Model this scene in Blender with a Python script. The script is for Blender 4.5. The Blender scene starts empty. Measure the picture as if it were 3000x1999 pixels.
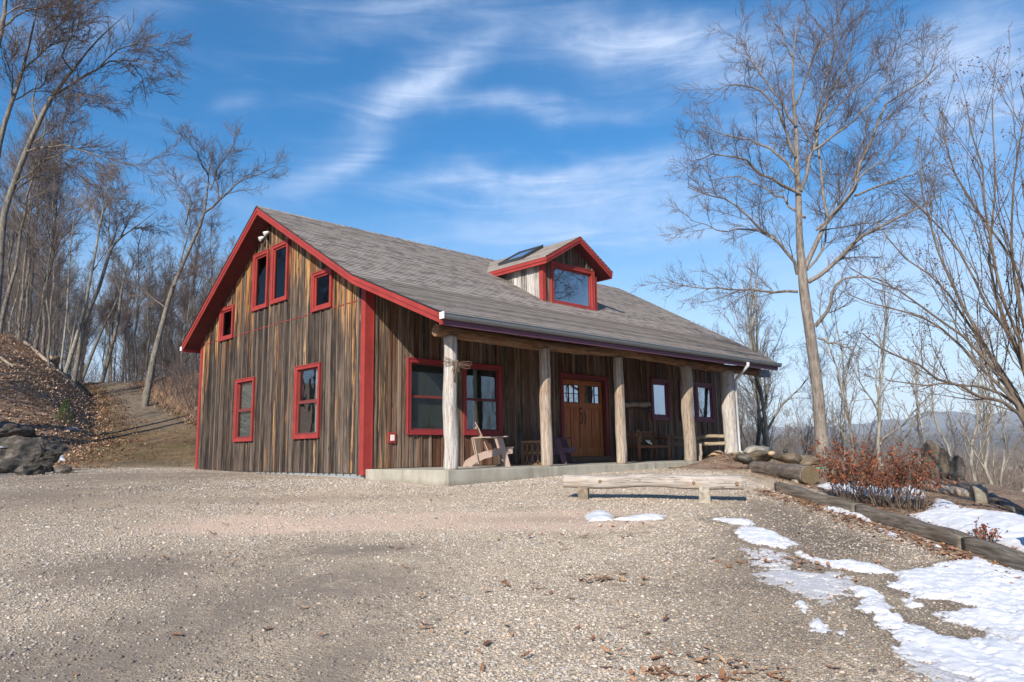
import bpy, bmesh, math, random
import numpy as np
from mathutils import Vector, Matrix, noise as mn
random.seed(7); RNG = np.random.default_rng(7)
sc = bpy.context.scene
COL = sc.collection
# ------------------------------------------------------------------ camera, world, sun
CAM = np.array([-8.4802, -13.2705, 0.3129]); YAW, PIT, ROL, FPX = -0.7676, 0.1494, -0.0147, 2156.0
_r = np.array([math.cos(YAW), math.sin(YAW), 0.]); _f = np.array([-math.sin(YAW), math.cos(YAW), 0.]); _u = np.array([0, 0, 1.])
FW = _f*math.cos(PIT)+_u*math.sin(PIT); _up = _u*math.cos(PIT)-_f*math.sin(PIT)
RT = _r*math.cos(ROL)+_up*math.sin(ROL); UP = _up*math.cos(ROL)-_r*math.sin(ROL)
cd = bpy.data.cameras.new('camera'); cam = bpy.data.objects.new('camera', cd); COL.objects.link(cam)
cam.matrix_world = Matrix(((RT[0], UP[0], -FW[0], CAM[0]), (RT[1], UP[1], -FW[1], CAM[1]), (RT[2], UP[2], -FW[2], CAM[2]), (0, 0, 0, 1)))
cd.sensor_width = 36; cd.lens = 36*FPX/3000; cd.clip_start = .05; cd.clip_end = 30000
sc.camera = cam
sc.view_settings.view_transform = 'Standard'; sc.view_settings.look = 'None'
sc.view_settings.exposure = 0.62; sc.view_settings.gamma = 1.0
SUNV = Vector((-2.05, -1.0, 1.32)).normalized()
SUN_EL = math.asin(SUNV.z); SUN_ROT = math.atan2(SUNV.x, SUNV.y)
ld = bpy.data.lights.new('sun', 'SUN'); ld.energy = 4.75; ld.angle = math.radians(.55); ld.color = (1, .91, .78)
sun = bpy.data.objects.new('sun', ld); COL.objects.link(sun); sun.rotation_euler = SUNV.to_track_quat('Z', 'Y').to_euler()

def ray(px, py):
    return FW + RT*(px-1500)/FPX - UP*(py-999.5)/FPX

class NT:
    def __init__(s, tree): s.t = tree; s.n = tree.nodes; s.l = tree.links
    def new(s, typ, **kw):
        n = s.n.new(typ)
        for k, v in kw.items():
            if k.startswith('i_'):
                k = k[2:]; k = int(k) if k.isdigit() else k.replace('_', ' ')
                s.set(n.inputs[k], v)
            else: setattr(n, k, v)
        return n
    def set(s, sock, v):
        if isinstance(v, bpy.types.NodeSocket): s.l.new(v, sock)
        elif isinstance(v, bpy.types.Node): s.l.new(v.outputs[0], sock)
        else:
            if isinstance(v, tuple) and len(v) == 3 and sock.type == 'RGBA': v = v+(1,)
            sock.default_value = v
    def m(s, op, a, b=None, c=None, clamp=False):
        n = s.n.new('ShaderNodeMath'); n.operation = op; n.use_clamp = clamp
        for i, v in enumerate((a, b, c)):
            if v is not None: s.set(n.inputs[i], v)
        return n.outputs[0]
    def mix(s, f, a, b, blend='MIX'):
        n = s.n.new('ShaderNodeMix'); n.data_type = 'RGBA'; n.blend_type = blend
        s.set(n.inputs[0], f); s.set(n.inputs[6], a); s.set(n.inputs[7], b); return n.outputs[2]
    def ramp(s, f, pts, interp='LINEAR'):
        n = s.n.new('ShaderNodeValToRGB'); s.set(n.inputs[0], f); e = n.color_ramp; e.interpolation = interp
        while len(e.elements) < len(pts): e.elements.new(.5)
        for el, (p, c) in zip(e.elements, pts):
            el.position = p; el.color = (c if isinstance(c, tuple) else (c, c, c))+(1,)
        return n.outputs[0]
    def noise(s, vec, scale, detail=3, rough=.55, dist=0, dim='3D', out=0):
        n = s.n.new('ShaderNodeTexNoise'); n.noise_dimensions = dim
        if vec is not None: s.set(n.inputs['Vector'], vec)
        s.set(n.inputs['Scale'], scale); s.set(n.inputs['Detail'], detail); s.set(n.inputs['Roughness'], rough); s.set(n.inputs['Distortion'], dist)
        return n.outputs[out]
    def mapr(s, v, a, b, c=0., d=1., smooth=False):
        n = s.n.new('ShaderNodeMapRange'); n.interpolation_type = 'SMOOTHSTEP' if smooth else 'LINEAR'
        for i, x in enumerate((v, a, b, c, d)): s.set(n.inputs[i], x)
        return n.outputs[0]
    def vscale(s, v, sc3):
        n = s.n.new('ShaderNodeVectorMath'); n.operation = 'MULTIPLY'; s.set(n.inputs[0], v); n.inputs[1].default_value = sc3; return n.outputs[0]

# ---- world: Nishita sky with wispy cirrus laid out in azimuth / elevation
wd = bpy.data.worlds.new('World'); sc.world = wd; wd.use_nodes = True
W = NT(wd.node_tree); W.n.clear()
sky = W.new('ShaderNodeTexSky', sky_type='NISHITA', sun_disc=False)
sky.sun_elevation = SUN_EL; sky.sun_rotation = SUN_ROT; sky.altitude = 300; sky.air_density = 1.0; sky.dust_density = .6; sky.ozone_density = 2.2
tc = W.new('ShaderNodeTexCoord'); sep = W.new('ShaderNodeSeparateXYZ'); W.l.new(tc.outputs['Generated'], sep.inputs[0])
X, Y, Z = sep.outputs
az = W.m('ARCTAN2', Y, X); el = W.m('ARCSINE', Z)
cmb = W.new('ShaderNodeCombineXYZ'); W.l.new(az, cmb.inputs[0]); W.l.new(el, cmb.inputs[1])
wn = W.noise(cmb, 4, 4, .55, out=1); wsep = W.new('ShaderNodeSeparateColor'); W.l.new(wn, wsep.inputs[0])
azw = W.m('ADD', az, W.m('MULTIPLY', W.m('SUBTRACT', wsep.outputs[0], .5), .16))
elw = W.m('ADD', el, W.m('MULTIPLY', W.m('SUBTRACT', wsep.outputs[1], .5), .13))
def azel(px, py):
    d = ray(px, py); d = d/np.linalg.norm(d); return math.atan2(d[1], d[0]), math.asin(d[2])
BL = [((1030, 345), (1390, 165), 42, .95), ((1240, 300), (1950, 345), 26, .5), ((930, 500), (1130, 395), 45, .5), ((820, 560), (1060, 470), 45, .38),
      ((1620, 150), (2200, 60), 52, .95), ((1750, 210), (2300, 150), 60, .5), ((950, 10), (1500, 60), 55, .45), ((1250, 560), (1900, 500), 40, .95),
      ((1400, 610), (2050, 560), 60, .65), ((1300, 715), (2200, 640), 55, .7), ((2750, 420), (3050, 200), 130, .85), ((2650, 180), (3100, 60), 90, .6),
      ((2250, 800), (3000, 760), 110, .55), ((640, 262), (760, 240), 20, .35), ((-50, 60), (500, -20), 40, .35), ((2100, 330), (2500, 300), 90, .35), ((400,500),(900,620),50,.3)]
tot = None
for (p, q, hw, amp) in BL:
    a0, e0 = azel(*p); a1, e1 = azel(*q); ca, ce = (a0+a1)/2, (e0+e1)/2
    da, de = (a1-a0), (e1-e0); L = math.hypot(da, de); ux, uy = da/L, de/L
    A = W.m('SUBTRACT', azw, ca); B = W.m('SUBTRACT', elw, ce)
    al = W.m('ADD', W.m('MULTIPLY', A, ux), W.m('MULTIPLY', B, uy)); pe = W.m('SUBTRACT', W.m('MULTIPLY', B, ux), W.m('MULTIPLY', A, uy))
    r2 = W.m('ADD', W.m('POWER', W.m('ABSOLUTE', W.m('DIVIDE', al, L*.55)), 2), W.m('POWER', W.m('ABSOLUTE', W.m('DIVIDE', pe, hw/FPX*1.1)), 2))
    g = W.m('MULTIPLY', W.m('EXPONENT', W.m('MULTIPLY', r2, -1)), amp)
    tot = g if tot is None else W.m('ADD', tot, g)
mp = W.new('ShaderNodeMapping'); W.l.new(cmb.outputs[0], mp.inputs[0]); mp.inputs['Rotation'].default_value = (0, 0, math.radians(-22)); mp.inputs['Scale'].default_value = (5, 30, 1)
streak = W.noise(mp, 1, 6, .62, 1.2); fine = W.noise(cmb, 30, 5, .6, .6)
tex = W.m('ADD', W.m('MULTIPLY', W.mapr(streak, .33, .68), .75), W.m('MULTIPLY', W.mapr(fine, .25, .8), .3))
amb = W.m('MULTIPLY', W.mapr(streak, .5, .85), .12)
cl = W.m('ADD', W.m('MULTIPLY', tot, W.m('ADD', W.m('MULTIPLY', tex, .85), .22)), amb, clamp=True)
cl = W.m('MULTIPLY', cl, W.mapr(el, 0, .12), clamp=True)
hs = W.new('ShaderNodeHueSaturation', i_Saturation=1.54, i_Value=1.26); W.l.new(sky.outputs[0], hs.inputs['Color'])
hz_ = W.mapr(el, 0.0, .36, .72, 0., True)
base = W.mix(hz_, hs, (6.6, 7.6, 9.4))
skyc = W.mix(W.m('MULTIPLY', cl, .72), base, (6.6, 7.6, 9.6))
bg = W.new('ShaderNodeBackground', i_Strength=.085); W.l.new(skyc, bg.inputs[0])
out = W.new('ShaderNodeOutputWorld'); W.l.new(bg.outputs[0], out.inputs[0])

# ------------------------------------------------------------------ terrain
FH = np.array([.6946, .7194]); FH /= np.linalg.norm(FH); RH = np.array([FH[1], -FH[0]])
def sst(x, a, b):
    t = np.clip((x-a)/(b-a), 0, 1); return t*t*(3-2*t)
def fbm(x, y, s, seed=0.):
    r = np.zeros_like(x)
    a = 1.
    for k in range(4):
        f = s*2**k
        r += a*np.sin(x*f*1.3+seed+3.1*np.sin(y*f*.7+seed*2+k))*np.cos(y*f*1.1-seed+2.3*np.sin(x*f*.6+k*1.7)); a *= .5
    return r/1.9
def G(x, y):
    x = np.asarray(x, float); y = np.asarray(y, float)
    dx, dy = x-CAM[0], y-CAM[1]
    d = dx*FH[0]+dy*FH[1]; u = dx*RH[0]+dy*RH[1]; r = np.hypot(dx, dy)
    z0 = np.interp(d, [-40, 0, 4, 8, 11.5, 13.5, 15.5, 20, 24, 26, 30], [-4, -1.12, -1.0, -.72, -.45, -.28, -.19, -.1, .0, .1, .1])
    # left hill with the track, seen through its angle
    a = u/np.maximum(d, 8)
    wl = (1-sst(a, -.33, -.12))*sst(d, 20, 24)
    rise = np.interp(d, [0, 22, 24, 26, 30, 34, 40, 46, 52, 80, 200, 600, 3000], [0, 0, .0, .18, .9, 1.8, 3.3, 4.9, 5.2, 6.5, 8, 10, 60])
    ule = np.interp(d, [0, 22, 24, 30, 38, 46, 60, 100], [-17, -16.5, -16.2, -17, -21.4, -27.1, -37, -64])
    s = np.maximum(ule-u, 0)
    bank = 5.2*(1-np.exp(-(s/4.6)**1.25))*sst(d, 21, 32)*(1-.6*sst(d, 60, 110))
    rough = fbm(x, y, .9, 1.)*.12*sst(bank, .3, 2)
    uri = np.interp(d, [22, 30, 38, 46, 60], [-6, -10.5, -17, -23.5, -33])
    rb = .55*sst(u-uri, 0, 2.5)*sst(d, 24, 29)*wl
    zl = rise*wl+bank+rough+rb
    # left foreground gently lower / rock apron
    z = z0+zl
    # valley to the right and beyond
    s1 = u-(7.4+.17*(d-11)); s2 = x-15.8
    sv = np.maximum(s1, s2*sst(u, -6, 2)); sv = np.where(d < 2, np.minimum(sv, s1), sv)
    drop = np.where(sv > 0, .42*sv*sv/(sv+1.5), 0)*(1-wl)
    azr = np.arctan2(dy, dx)
    zv = np.interp(r, [0, 30, 60, 100, 200, 350, 600, 1200, 2500, 3300, 6000, 12000], [-2, -5, -7.5, -9.5, -11.5, -13, -13, -4, 38, 48, 60, 60])
    zv = zv+sst(r, 60, 300)*fbm(x, y, .012, 2.)*1.5+sst(r, 900, 2200)*fbm(x, y, .0016, 3.)*14
    zvv = np.maximum(z-drop, zv)
    far = (1-wl)*sst(sv, 0, 1.)
    z = np.where(sv > 0, zvv, z)
    return z
def Gs(x, y): return float(G(np.array([x]), np.array([y]))[0])
def du(d, u): p = CAM[:2]+FH*d+RH*u; return float(p[0]), float(p[1])
def onground(px, py, lo=2, hi=90):
    dr = ray(px, py); ts = np.linspace(lo, hi, 9000); P = CAM+ts[:, None]*dr
    f = P[:, 2]-G(P[:, 0], P[:, 1]); i = int(np.argmax(f < 0)) if (f < 0).any() else len(ts)-1
    return Vector(P[i])
def pt(px, py, d):
    dr = ray(px, py); dh = dr[0]*FH[0]+dr[1]*FH[1]; return Vector(CAM+dr*(d/dh))

# ------------------------------------------------------------------ object helpers
def tag(o, label=None, cat=None, group=None, kind=None):
    if label: o['label'] = label
    if cat: o['category'] = cat
    if group: o['group'] = group
    if kind: o['kind'] = kind
    return o
def empty(name, loc=(0, 0, 0), rz=0.):
    o = bpy.data.objects.new(name, None); COL.objects.link(o); o.location = loc; o.rotation_euler = (0, 0, rz); o.empty_display_size = .2; return o
def np_mesh(name, V, Fq, mat, parent=None, smooth=True, uv=None):
    """V (n,3), Fq (m,k) all same size"""
    me = bpy.data.meshes.new(name); k = Fq.shape[1]
    me.vertices.add(len(V)); me.vertices.foreach_set('co', np.ascontiguousarray(V, dtype=np.float32).ravel())
    me.loops.add(Fq.size); me.loops.foreach_set('vertex_index', Fq.astype(np.int32).ravel())
    me.polygons.add(len(Fq)); me.polygons.foreach_set('loop_start', np.arange(0, Fq.size, k, dtype=np.int32))
    me.update(calc_edges=True)
    me.polygons.foreach_set('use_smooth', np.full(len(Fq), smooth))
    if mat: me.materials.append(mat)
    o = bpy.data.objects.new(name, me); COL.objects.link(o)
    if parent: o.parent = parent
    return o
class MB:
    def __init__(s): s.v = []; s.f = []; s.uv = []; s.sm = []; s.mi = []
    def poly(s, pts, uvs=None, smooth=False, mi=0):
        b = len(s.v); s.v += [tuple(p) for p in pts]; s.f.append(tuple(range(b, b+len(pts)))); s.uv.append(uvs or [(0, 0)]*len(pts)); s.sm.append(smooth); s.mi.append(mi)
    def hexa(s, P, mi=0, uvf=None):
        """P: 8 points, 0-3 bottom loop, 4-7 top loop (same order)"""
        b = len(s.v); s.v += [tuple(p) for p in P]
        for q in ((0, 3, 2, 1), (4, 5, 6, 7), (0, 1, 5, 4), (1, 2, 6, 5), (2, 3, 7, 6), (3, 0, 4, 7)):
            s.f.append(tuple(b+i for i in q)); s.uv.append([uvf(P[i]) for i in q] if uvf else [(0, 0)]*4); s.sm.append(False); s.mi.append(mi)
    def box(s, x0, x1, y0, y1, z0, z1, mi=0, uvf=None):
        s.hexa([(x0, y0, z0), (x1, y0, z0), (x1, y1, z0), (x0, y1, z0), (x0, y0, z1), (x1, y0, z1), (x1, y1, z1), (x0, y1, z1)], mi, uvf)
    def bar(s, p, q, w, h, up=(0, 0, 1), mi=0):
        p = Vector(p); q = Vector(q); d = (q-p).normalized(); sd = d.cross(Vector(up)).normalized()*(w/2); u2 = sd.cross(d).normalized()*(h/2)
        s.hexa([p-sd-u2, p+sd-u2, q+sd-u2, q-sd-u2, p-sd+u2, p+sd+u2, q+sd+u2, q-sd+u2], mi)
    def tube(s, pts, rad, n=8, caps=True, mi=0, jit=0.):
        pts = [Vector(p) for p in pts]; rad = rad if isinstance(rad, (list, tuple)) else [rad]*len(pts); b = len(s.v); ref = Vector((.13, .31, .94))
        for i, p in enumerate(pts):
            d = (pts[min(i+1, len(pts)-1)]-pts[max(i-1, 0)]).normalized()
            if abs(d.dot(ref)) > .95: ref = Vector((1, .1, 0))
            a = d.cross(ref).normalized(); c = d.cross(a); ref = -c if False else ref
            for k in range(n):
                t = 2*math.pi*k/n; rr = rad[i]*(1+(random.uniform(-jit, jit) if jit else 0)); s.v.append(tuple(p+a*math.cos(t)*rr+c*math.sin(t)*rr))
        for i in range(len(pts)-1):
            for k in range(n):
                s.f.append((b+i*n+k, b+i*n+(k+1) % n, b+(i+1)*n+(k+1) % n, b+(i+1)*n+k)); s.uv.append([(0, 0)]*4); s.sm.append(True); s.mi.append(mi)
        if caps:
            s.f.append(tuple(b+k for k in range(n))[::-1]); s.uv.append([(0, 0)]*n); s.sm.append(False); s.mi.append(mi)
            e = b+(len(pts)-1)*n; s.f.append(tuple(e+k for k in range(n))); s.uv.append([(0, 0)]*n); s.sm.append(False); s.mi.append(mi)
    def build(s, name, mats, parent=None, bevel=0, fixn=True):
        me = bpy.data.meshes.new(name); me.from_pydata(s.v, [], s.f); me.update()
        uvl = me.uv_layers.new(name='UVMap'); i = 0; fl = [c for q in s.uv for p in q for c in p]; uvl.data.foreach_set('uv', fl)
        for m in (mats if isinstance(mats, (list, tuple)) else [mats]): me.materials.append(m)
        me.polygons.foreach_set('use_smooth', s.sm); me.polygons.foreach_set('material_index', s.mi)
        if fixn:
            bm = bmesh.new(); bm.from_mesh(me); bmesh.ops.recalc_face_normals(bm, faces=bm.faces)
            bm.to_mesh(me); bm.free()
        o = bpy.data.objects.new(name, me); COL.objects.link(o)
        if parent: o.parent = parent
        if bevel:
            md = o.modifiers.new('bevel', 'BEVEL'); md.width = bevel; md.segments = 1; md.limit_method = 'ANGLE'
        return o
def copy_tree(o, parent=None):
    c = o.copy(); COL.objects.link(c); c.parent = parent
    for ch in list(o.children): copy_tree(ch, c)
    return c

# ------------------------------------------------------------------ materials
def mat(name):
    m = bpy.data.materials.new(name); m.use_nodes = True; t = NT(m.node_tree); t.n.clear()
    o = t.new('ShaderNodeOutputMaterial'); b = t.new('ShaderNodeBsdfPrincipled'); t.l.new(b.outputs[0], o.inputs[0]); t.out = o; t.b = b
    b.inputs['Roughness'].default_value = .8; b.inputs['Specular IOR Level'].default_value = .25
    return m, t
def bump(t, h, strength=.4, dist=.01):
    n = t.new('ShaderNodeBump', i_Strength=strength, i_Distance=dist); t.set(n.inputs['Height'], h); t.l.new(n.outputs[0], t.b.inputs['Normal'])
def objc(t): return t.new('ShaderNodeTexCoord').outputs['Object']
def geo_pos(t): return t.new('ShaderNodeNewGeometry').outputs['Position']
def isl(t): return t.new('ShaderNodeNewGeometry').outputs['Random Per Island']
def offs(t, vec, amt=37.):
    """shift a vector by the island's random value so every board has its own grain"""
    r = isl(t); c = t.new('ShaderNodeCombineXYZ'); t.set(c.inputs[0], t.m('MULTIPLY', r, amt)); t.set(c.inputs[1], t.m('MULTIPLY', r, amt*1.7)); t.set(c.inputs[2], t.m('MULTIPLY', r, amt*.6))
    n = t.new('ShaderNodeVectorMath'); n.operation = 'ADD'; t.set(n.inputs[0], vec); t.set(n.inputs[1], c.outputs[0]); return n.outputs[0]

def m_siding(name, dark, mid, light, honey, honey_amt, hz0, hz1, red=0.):
    m, t = mat(name); p = offs(t, geo_pos(t)); uv = t.new('ShaderNodeUVMap').outputs[0]; us = t.new('ShaderNodeSeparateXYZ'); t.set(us.inputs[0], uv)
    r = isl(t)
    g1 = t.noise(t.vscale(p, (26, 26, 1.1)), 1, 6, .62, .4); g2 = t.noise(t.vscale(p, (90, 90, 3.2)), 1, 4, .6); g3 = t.noise(t.vscale(p, (7, 7, .55)), 1, 4, .6, .6)
    v = t.m('ADD', t.m('MULTIPLY', g1, .62), t.m('MULTIPLY', g2, .38)); v = t.m('ADD', v, t.m('MULTIPLY', t.m('SUBTRACT', r, .5), .15))
    v = t.m('ADD', v, t.m('MULTIPLY', us.outputs[0], .07)); v = t.m('ADD', v, t.m('MULTIPLY', t.m('SUBTRACT', t.noise(t.vscale(p, (3, 3, .9)), 1, 3, .6), .5), .22))
    c = t.ramp(v, [(.38, dark), (.5, mid), (.67, light)])
    if red:
        rm = t.mapr(t.m('ADD', t.m('MULTIPLY', t.m('FRACT', t.m('MULTIPLY', r, 13.7)), .7), t.m('MULTIPLY', g3, .5)), .62, .8)
        c = t.mix(t.m('MULTIPLY', rm, red), c, t.ramp(v, [(.3, (.035, .012, .006)), (.6, (.16, .055, .025))]))
    prot = t.mapr(us.outputs[1], hz0, hz1, 1., 0., True)
    hm = t.m('ADD', t.m('MULTIPLY', g3, 1.0), t.m('MULTIPLY', t.m('SUBTRACT', g1, .5), .9)); hm = t.m('ADD', hm, t.m('MULTIPLY', prot, honey_amt)); hm = t.m('ADD', hm, t.m('MULTIPLY', t.m('FRACT', t.m('MULTIPLY', r, 7.3)), .30))
    hmk = t.m('MULTIPLY', t.mapr(hm, .86, .95), t.mapr(g1, .36, .5))
    c = t.mix(hmk, c, t.ramp(t.m('ADD', t.m('MULTIPLY', g1, .6), t.m('MULTIPLY', t.m('FRACT', t.m('MULTIPLY', r, 5.1)), .4)), [(.25, tuple(k*.45 for k in honey)), (.55, honey), (.8, (.55, .36, .17))]))
    # knots
    vo = t.new('ShaderNodeTexVoronoi', feature='F1'); t.set(vo.inputs['Vector'], t.vscale(p, (5, 5, 1.6))); vo.inputs['Scale'].default_value = 1
    kn = t.mapr(vo.outputs[0], .05, .11, 1., 0.)
    c = t.mix(t.m('MULTIPLY', kn, .75), c, (.03, .018, .01))
    t.set(t.b.inputs['Base Color'], c); t.b.inputs['Roughness'].default_value = .85
    bump(t, t.m('ADD', g1, t.m('MULTIPLY', g2, .6)), .55, .008); return m
M_GABLE = m_siding('weathered_siding', (.009, .0075, .007), (.052, .040, .033), (.18, .14, .112), (.32, .14, .05), .24, .2, 2.6)
M_FRONT = m_siding('porch_siding', (.03, .022, .018), (.115, .082, .06), (.27, .21, .165), (.25, .11, .045), -.05, .2, 2, .55)
M_DORM = m_siding('dormer_siding', (.03, .025, .022), (.30, .28, .26), (.62, .6, .58), (.33, .18, .07), .05, .0, .6)
def m_paint(name, col, var=.12, rough=.45, sp=.4):
    m, t = mat(name); p = geo_pos(t); n = t.noise(p, 3, 4, .6); n2 = t.noise(t.vscale(p, (30, 30, 30)), 1, 3, .6); n3 = t.noise(t.vscale(p, (9, 9, 2.5)), 1, 6, .7)
    v = t.m('ADD', t.m('MULTIPLY', n, .7), t.m('MULTIPLY', n2, .3))
    c = t.mix(t.mapr(v, .3, .7), tuple(k*(1-var) for k in col), tuple(min(1, k*(1+var)) for k in col))
    c = t.mix(t.mapr(n3, .56, .72, 0, min(.6, var*2.2)), c, tuple(k*.55+.01 for k in col)); c = t.mix(t.mapr(t.noise(p, 24, 5, .7), .66, .72, 0, min(.5, var*2)), c, tuple(k*.5+.1 for k in col))
    t.set(t.b.inputs['Base Color'], c); t.set(t.b.inputs['Roughness'], t.mapr(n3, .3, .7, rough, min(1, rough+.2))); t.b.inputs['Specular IOR Level'].default_value = sp
    bump(t, t.m('ADD', n2, n3), .12, .003); return m
M_RED = m_paint('red_paint', (.29, .034, .03), .24, .6); M_SASH = m_paint('maroon_sash', (.16, .035, .035)); M_REDSHADE = m_paint('blue_shaded_red_paint', (.17, .045, .075)); M_FASC = m_paint('blue_shaded_fascia_paint', (.13, .05, .085))  # last two are the trim red with blue sky shade mixed in
M_REDP = m_paint('shaded_red_paint', (.27, .03, .035)); M_TRIMSHADE = m_paint('shaded_trim_paint', (.20, .025, .03)); M_SOFFIT = m_paint('red_soffit_paint', (.10, .014, .014), .2, .7)  # maroon door trim is the trim red with porch shade put into the colour
M_GUT = m_paint('gutter_metal', (.20, .215, .225), .06, .3, .6); M_GUTW = m_paint('downspout_metal', (.55, .57, .6), .06, .35, .5)
M_DARKM = m_paint('dark_metal', (.035, .035, .035), .2, .4); M_WHITE = m_paint('white_plastic', (.75, .75, .72), .05)
M_CONC, t = mat('concrete'); p = geo_pos(t); n1 = t.noise(p, 2.2, 6, .65); n2 = t.noise(p, 60, 3, .6)
st = t.noise(t.vscale(p, (5, 5, .7)), 1, 4, .6)
c = t.mix(t.mapr(n1, .3, .7), (.30, .285, .24), (.47, .445, .38)); c = t.mix(t.mapr(st, .5, .7, 0, .6), c, (.20, .185, .15)); c = t.mix(t.mapr(n2, .55, .75, 0, .35), c, (.24, .23, .2)); zz = t.new('ShaderNodeSeparateXYZ'); t.set(zz.inputs[0], p); c = t.mix(t.mapr(t.m('ADD', zz.outputs[2], t.m('MULTIPLY', n1, .14)), -.22, -.1, .65, 0), c, (.17, .145, .11))
t.set(t.b.inputs['Base Color'], c); bump(t, t.m('ADD', n2, t.m('MULTIPLY', n1, .5)), .3, .005)
def m_log(name, dark, mid, light, warm=(.35, .2, .1), wamt=.5, axis='z', chunk=5.):
    m, t = mat(name); p = objc(t); s = {'z': (22, 22, 1.3), 'x': (1.3, 22, 22), 'y': (22, 1.3, 22)}[axis]
    g1 = t.noise(t.vscale(p, s), 1, 6, .65, .5); g2 = t.noise(t.vscale(p, tuple(k*3.3 for k in s)), 1, 3, .6); g3 = t.noise(p, 2.2, 4, .6, .5)
    v = t.m('ADD', t.m('MULTIPLY', g1, .6), t.m('MULTIPLY', g2, .4)); c = t.ramp(v, [(.33, dark), (.46, mid), (.6, light)])
    c = t.mix(t.mapr(g3, .5, .72, 0, wamt), c, t.mix(v, tuple(k*.5 for k in warm), warm))
    vo = t.new('ShaderNodeTexVoronoi'); t.set(vo.inputs['Vector'], t.vscale(p, tuple(3.2 if k > 5 else 1.7 for k in s))); kn = t.mapr(vo.outputs[0], .06, .13, 1, 0)
    c = t.mix(t.m('MULTIPLY', kn, .7), c, (.07, .035, .015))
    crack = t.noise(t.vscale(p, tuple(k*1.0 if k > 5 else k*.45 for k in s)), 1, 2, .5, 1.); ck = t.mapr(t.m('ABSOLUTE', t.m('SUBTRACT', crack, .5)), 0., .012, 1, 0)
    c = t.mix(t.m('MULTIPLY', ck, .75), c, (.03, .025, .02))
    t.set(t.b.inputs['Base Color'], c); bump(t, t.m('SUBTRACT', t.m('ADD', g1, t.m('MULTIPLY', g2, .5)), t.m('MULTIPLY', ck, .8)), .7, .015); return m
M_LOGPALE = m_log('pale_peeled_log', (.22, .2, .19), (.41, .385, .36), (.56, .53, .50), (.45, .27, .13), .35)
M_LOGTAN = m_log('tan_peeled_log', (.13, .10, .075), (.31, .25, .20), (.48, .41, .345), (.34, .16, .07), .65)
M_LOGGREY = m_log('grey_brown_log', (.16, .125, .10), (.29, .24, .19), (.40, .34, .28), (.36, .2, .09), .5)
M_BEAM = m_log('brown_beam_log', (.05, .03, .02), (.17, .10, .06), (.34, .22, .14), (.30, .13, .05), .5, 'x')
M_BENCH = m_log('bench_log', (.18, .15, .13), (.34, .30, .27), (.48, .44, .40), (.5, .34, .22), .4, 'x')
M_DARKLOG = m_log('dark_grey_log', (.045, .036, .03), (.135, .11, .09), (.26, .22, .185), (.12, .09, .055), .5, 'x')
M_LOGEND, t = mat('log_end_grain'); p = objc(t); wv = t.new('ShaderNodeTexWave', wave_type='RINGS', rings_direction='X'); t.set(wv.inputs['Vector'], p); wv.inputs['Scale'].default_value = 14; wv.inputs['Distortion'].default_value = 3
c = t.ramp(t.m('ADD', t.m('MULTIPLY', wv.outputs[1], .5), t.m('MULTIPLY', t.noise(p, 14, 4), .5)), [(.3, (.04, .03, .018)), (.7, (.19, .145, .085))]); t.set(t.b.inputs['Base Color'], c); bump(t, t.noise(p, 30, 4), .6, .01)
M_TIMBER = m_log('weathered_timber', (.055, .045, .036), (.15, .125, .1), (.26, .225, .185), (.17, .12, .075), .45, 'x')
# shingles
M_SHING, t = mat('asphalt_shingles'); uv = t.new('ShaderNodeUVMap').outputs[0]; us = t.new('ShaderNodeSeparateXYZ'); t.set(us.inputs[0], uv)
row = t.m('FLOOR', t.m('DIVIDE', us.outputs[1], .145)); colf = t.m('FLOOR', t.m('ADD', t.m('DIVIDE', us.outputs[0], .19), t.m('MULTIPLY', t.m('FRACT', t.m('MULTIPLY', row, .377)), 7)))
cc = t.new('ShaderNodeCombineXYZ'); t.set(cc.inputs[0], colf); t.set(cc.inputs[1], row); wn_ = t.new('ShaderNodeTexWhiteNoise', noise_dimensions='2D'); t.l.new(cc.outputs[0], wn_.inputs[0])
gp = geo_pos(t); big = t.noise(gp, .55, 5, .6); gran = t.noise(gp, 220, 2, .5)
c = t.ramp(wn_.outputs[0], [(0, (.165, .142, .128)), (.2, (.255, .222, .20)), (.5, (.35, .31, .28)), (1, (.42, .378, .348))])
c = t.mix(t.mapr(big, .35, .7, 0, .15), c, (.25, .23, .215)); c = t.mix(t.mapr(gran, .4, .65, 0, .25), c, (.13, .12, .115))
edge = t.mapr(t.m('FRACT', t.m('DIVIDE', us.outputs[1], .145)), .0, .12, 1, 0)
c = t.mix(t.m('MULTIPLY', edge, .0), c, (.05, .045, .04))
stn = t.noise(t.vscale(uv, (.35, .9, 1)), 1, 4, .6); c = t.mix(t.mapr(stn, .55, .75, 0, .15), c, (.10, .085, .075))
t.set(t.b.inputs['Base Color'], c); t.b.inputs['Roughness'].default_value = .9; bump(t, gran, .5, .004)
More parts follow.
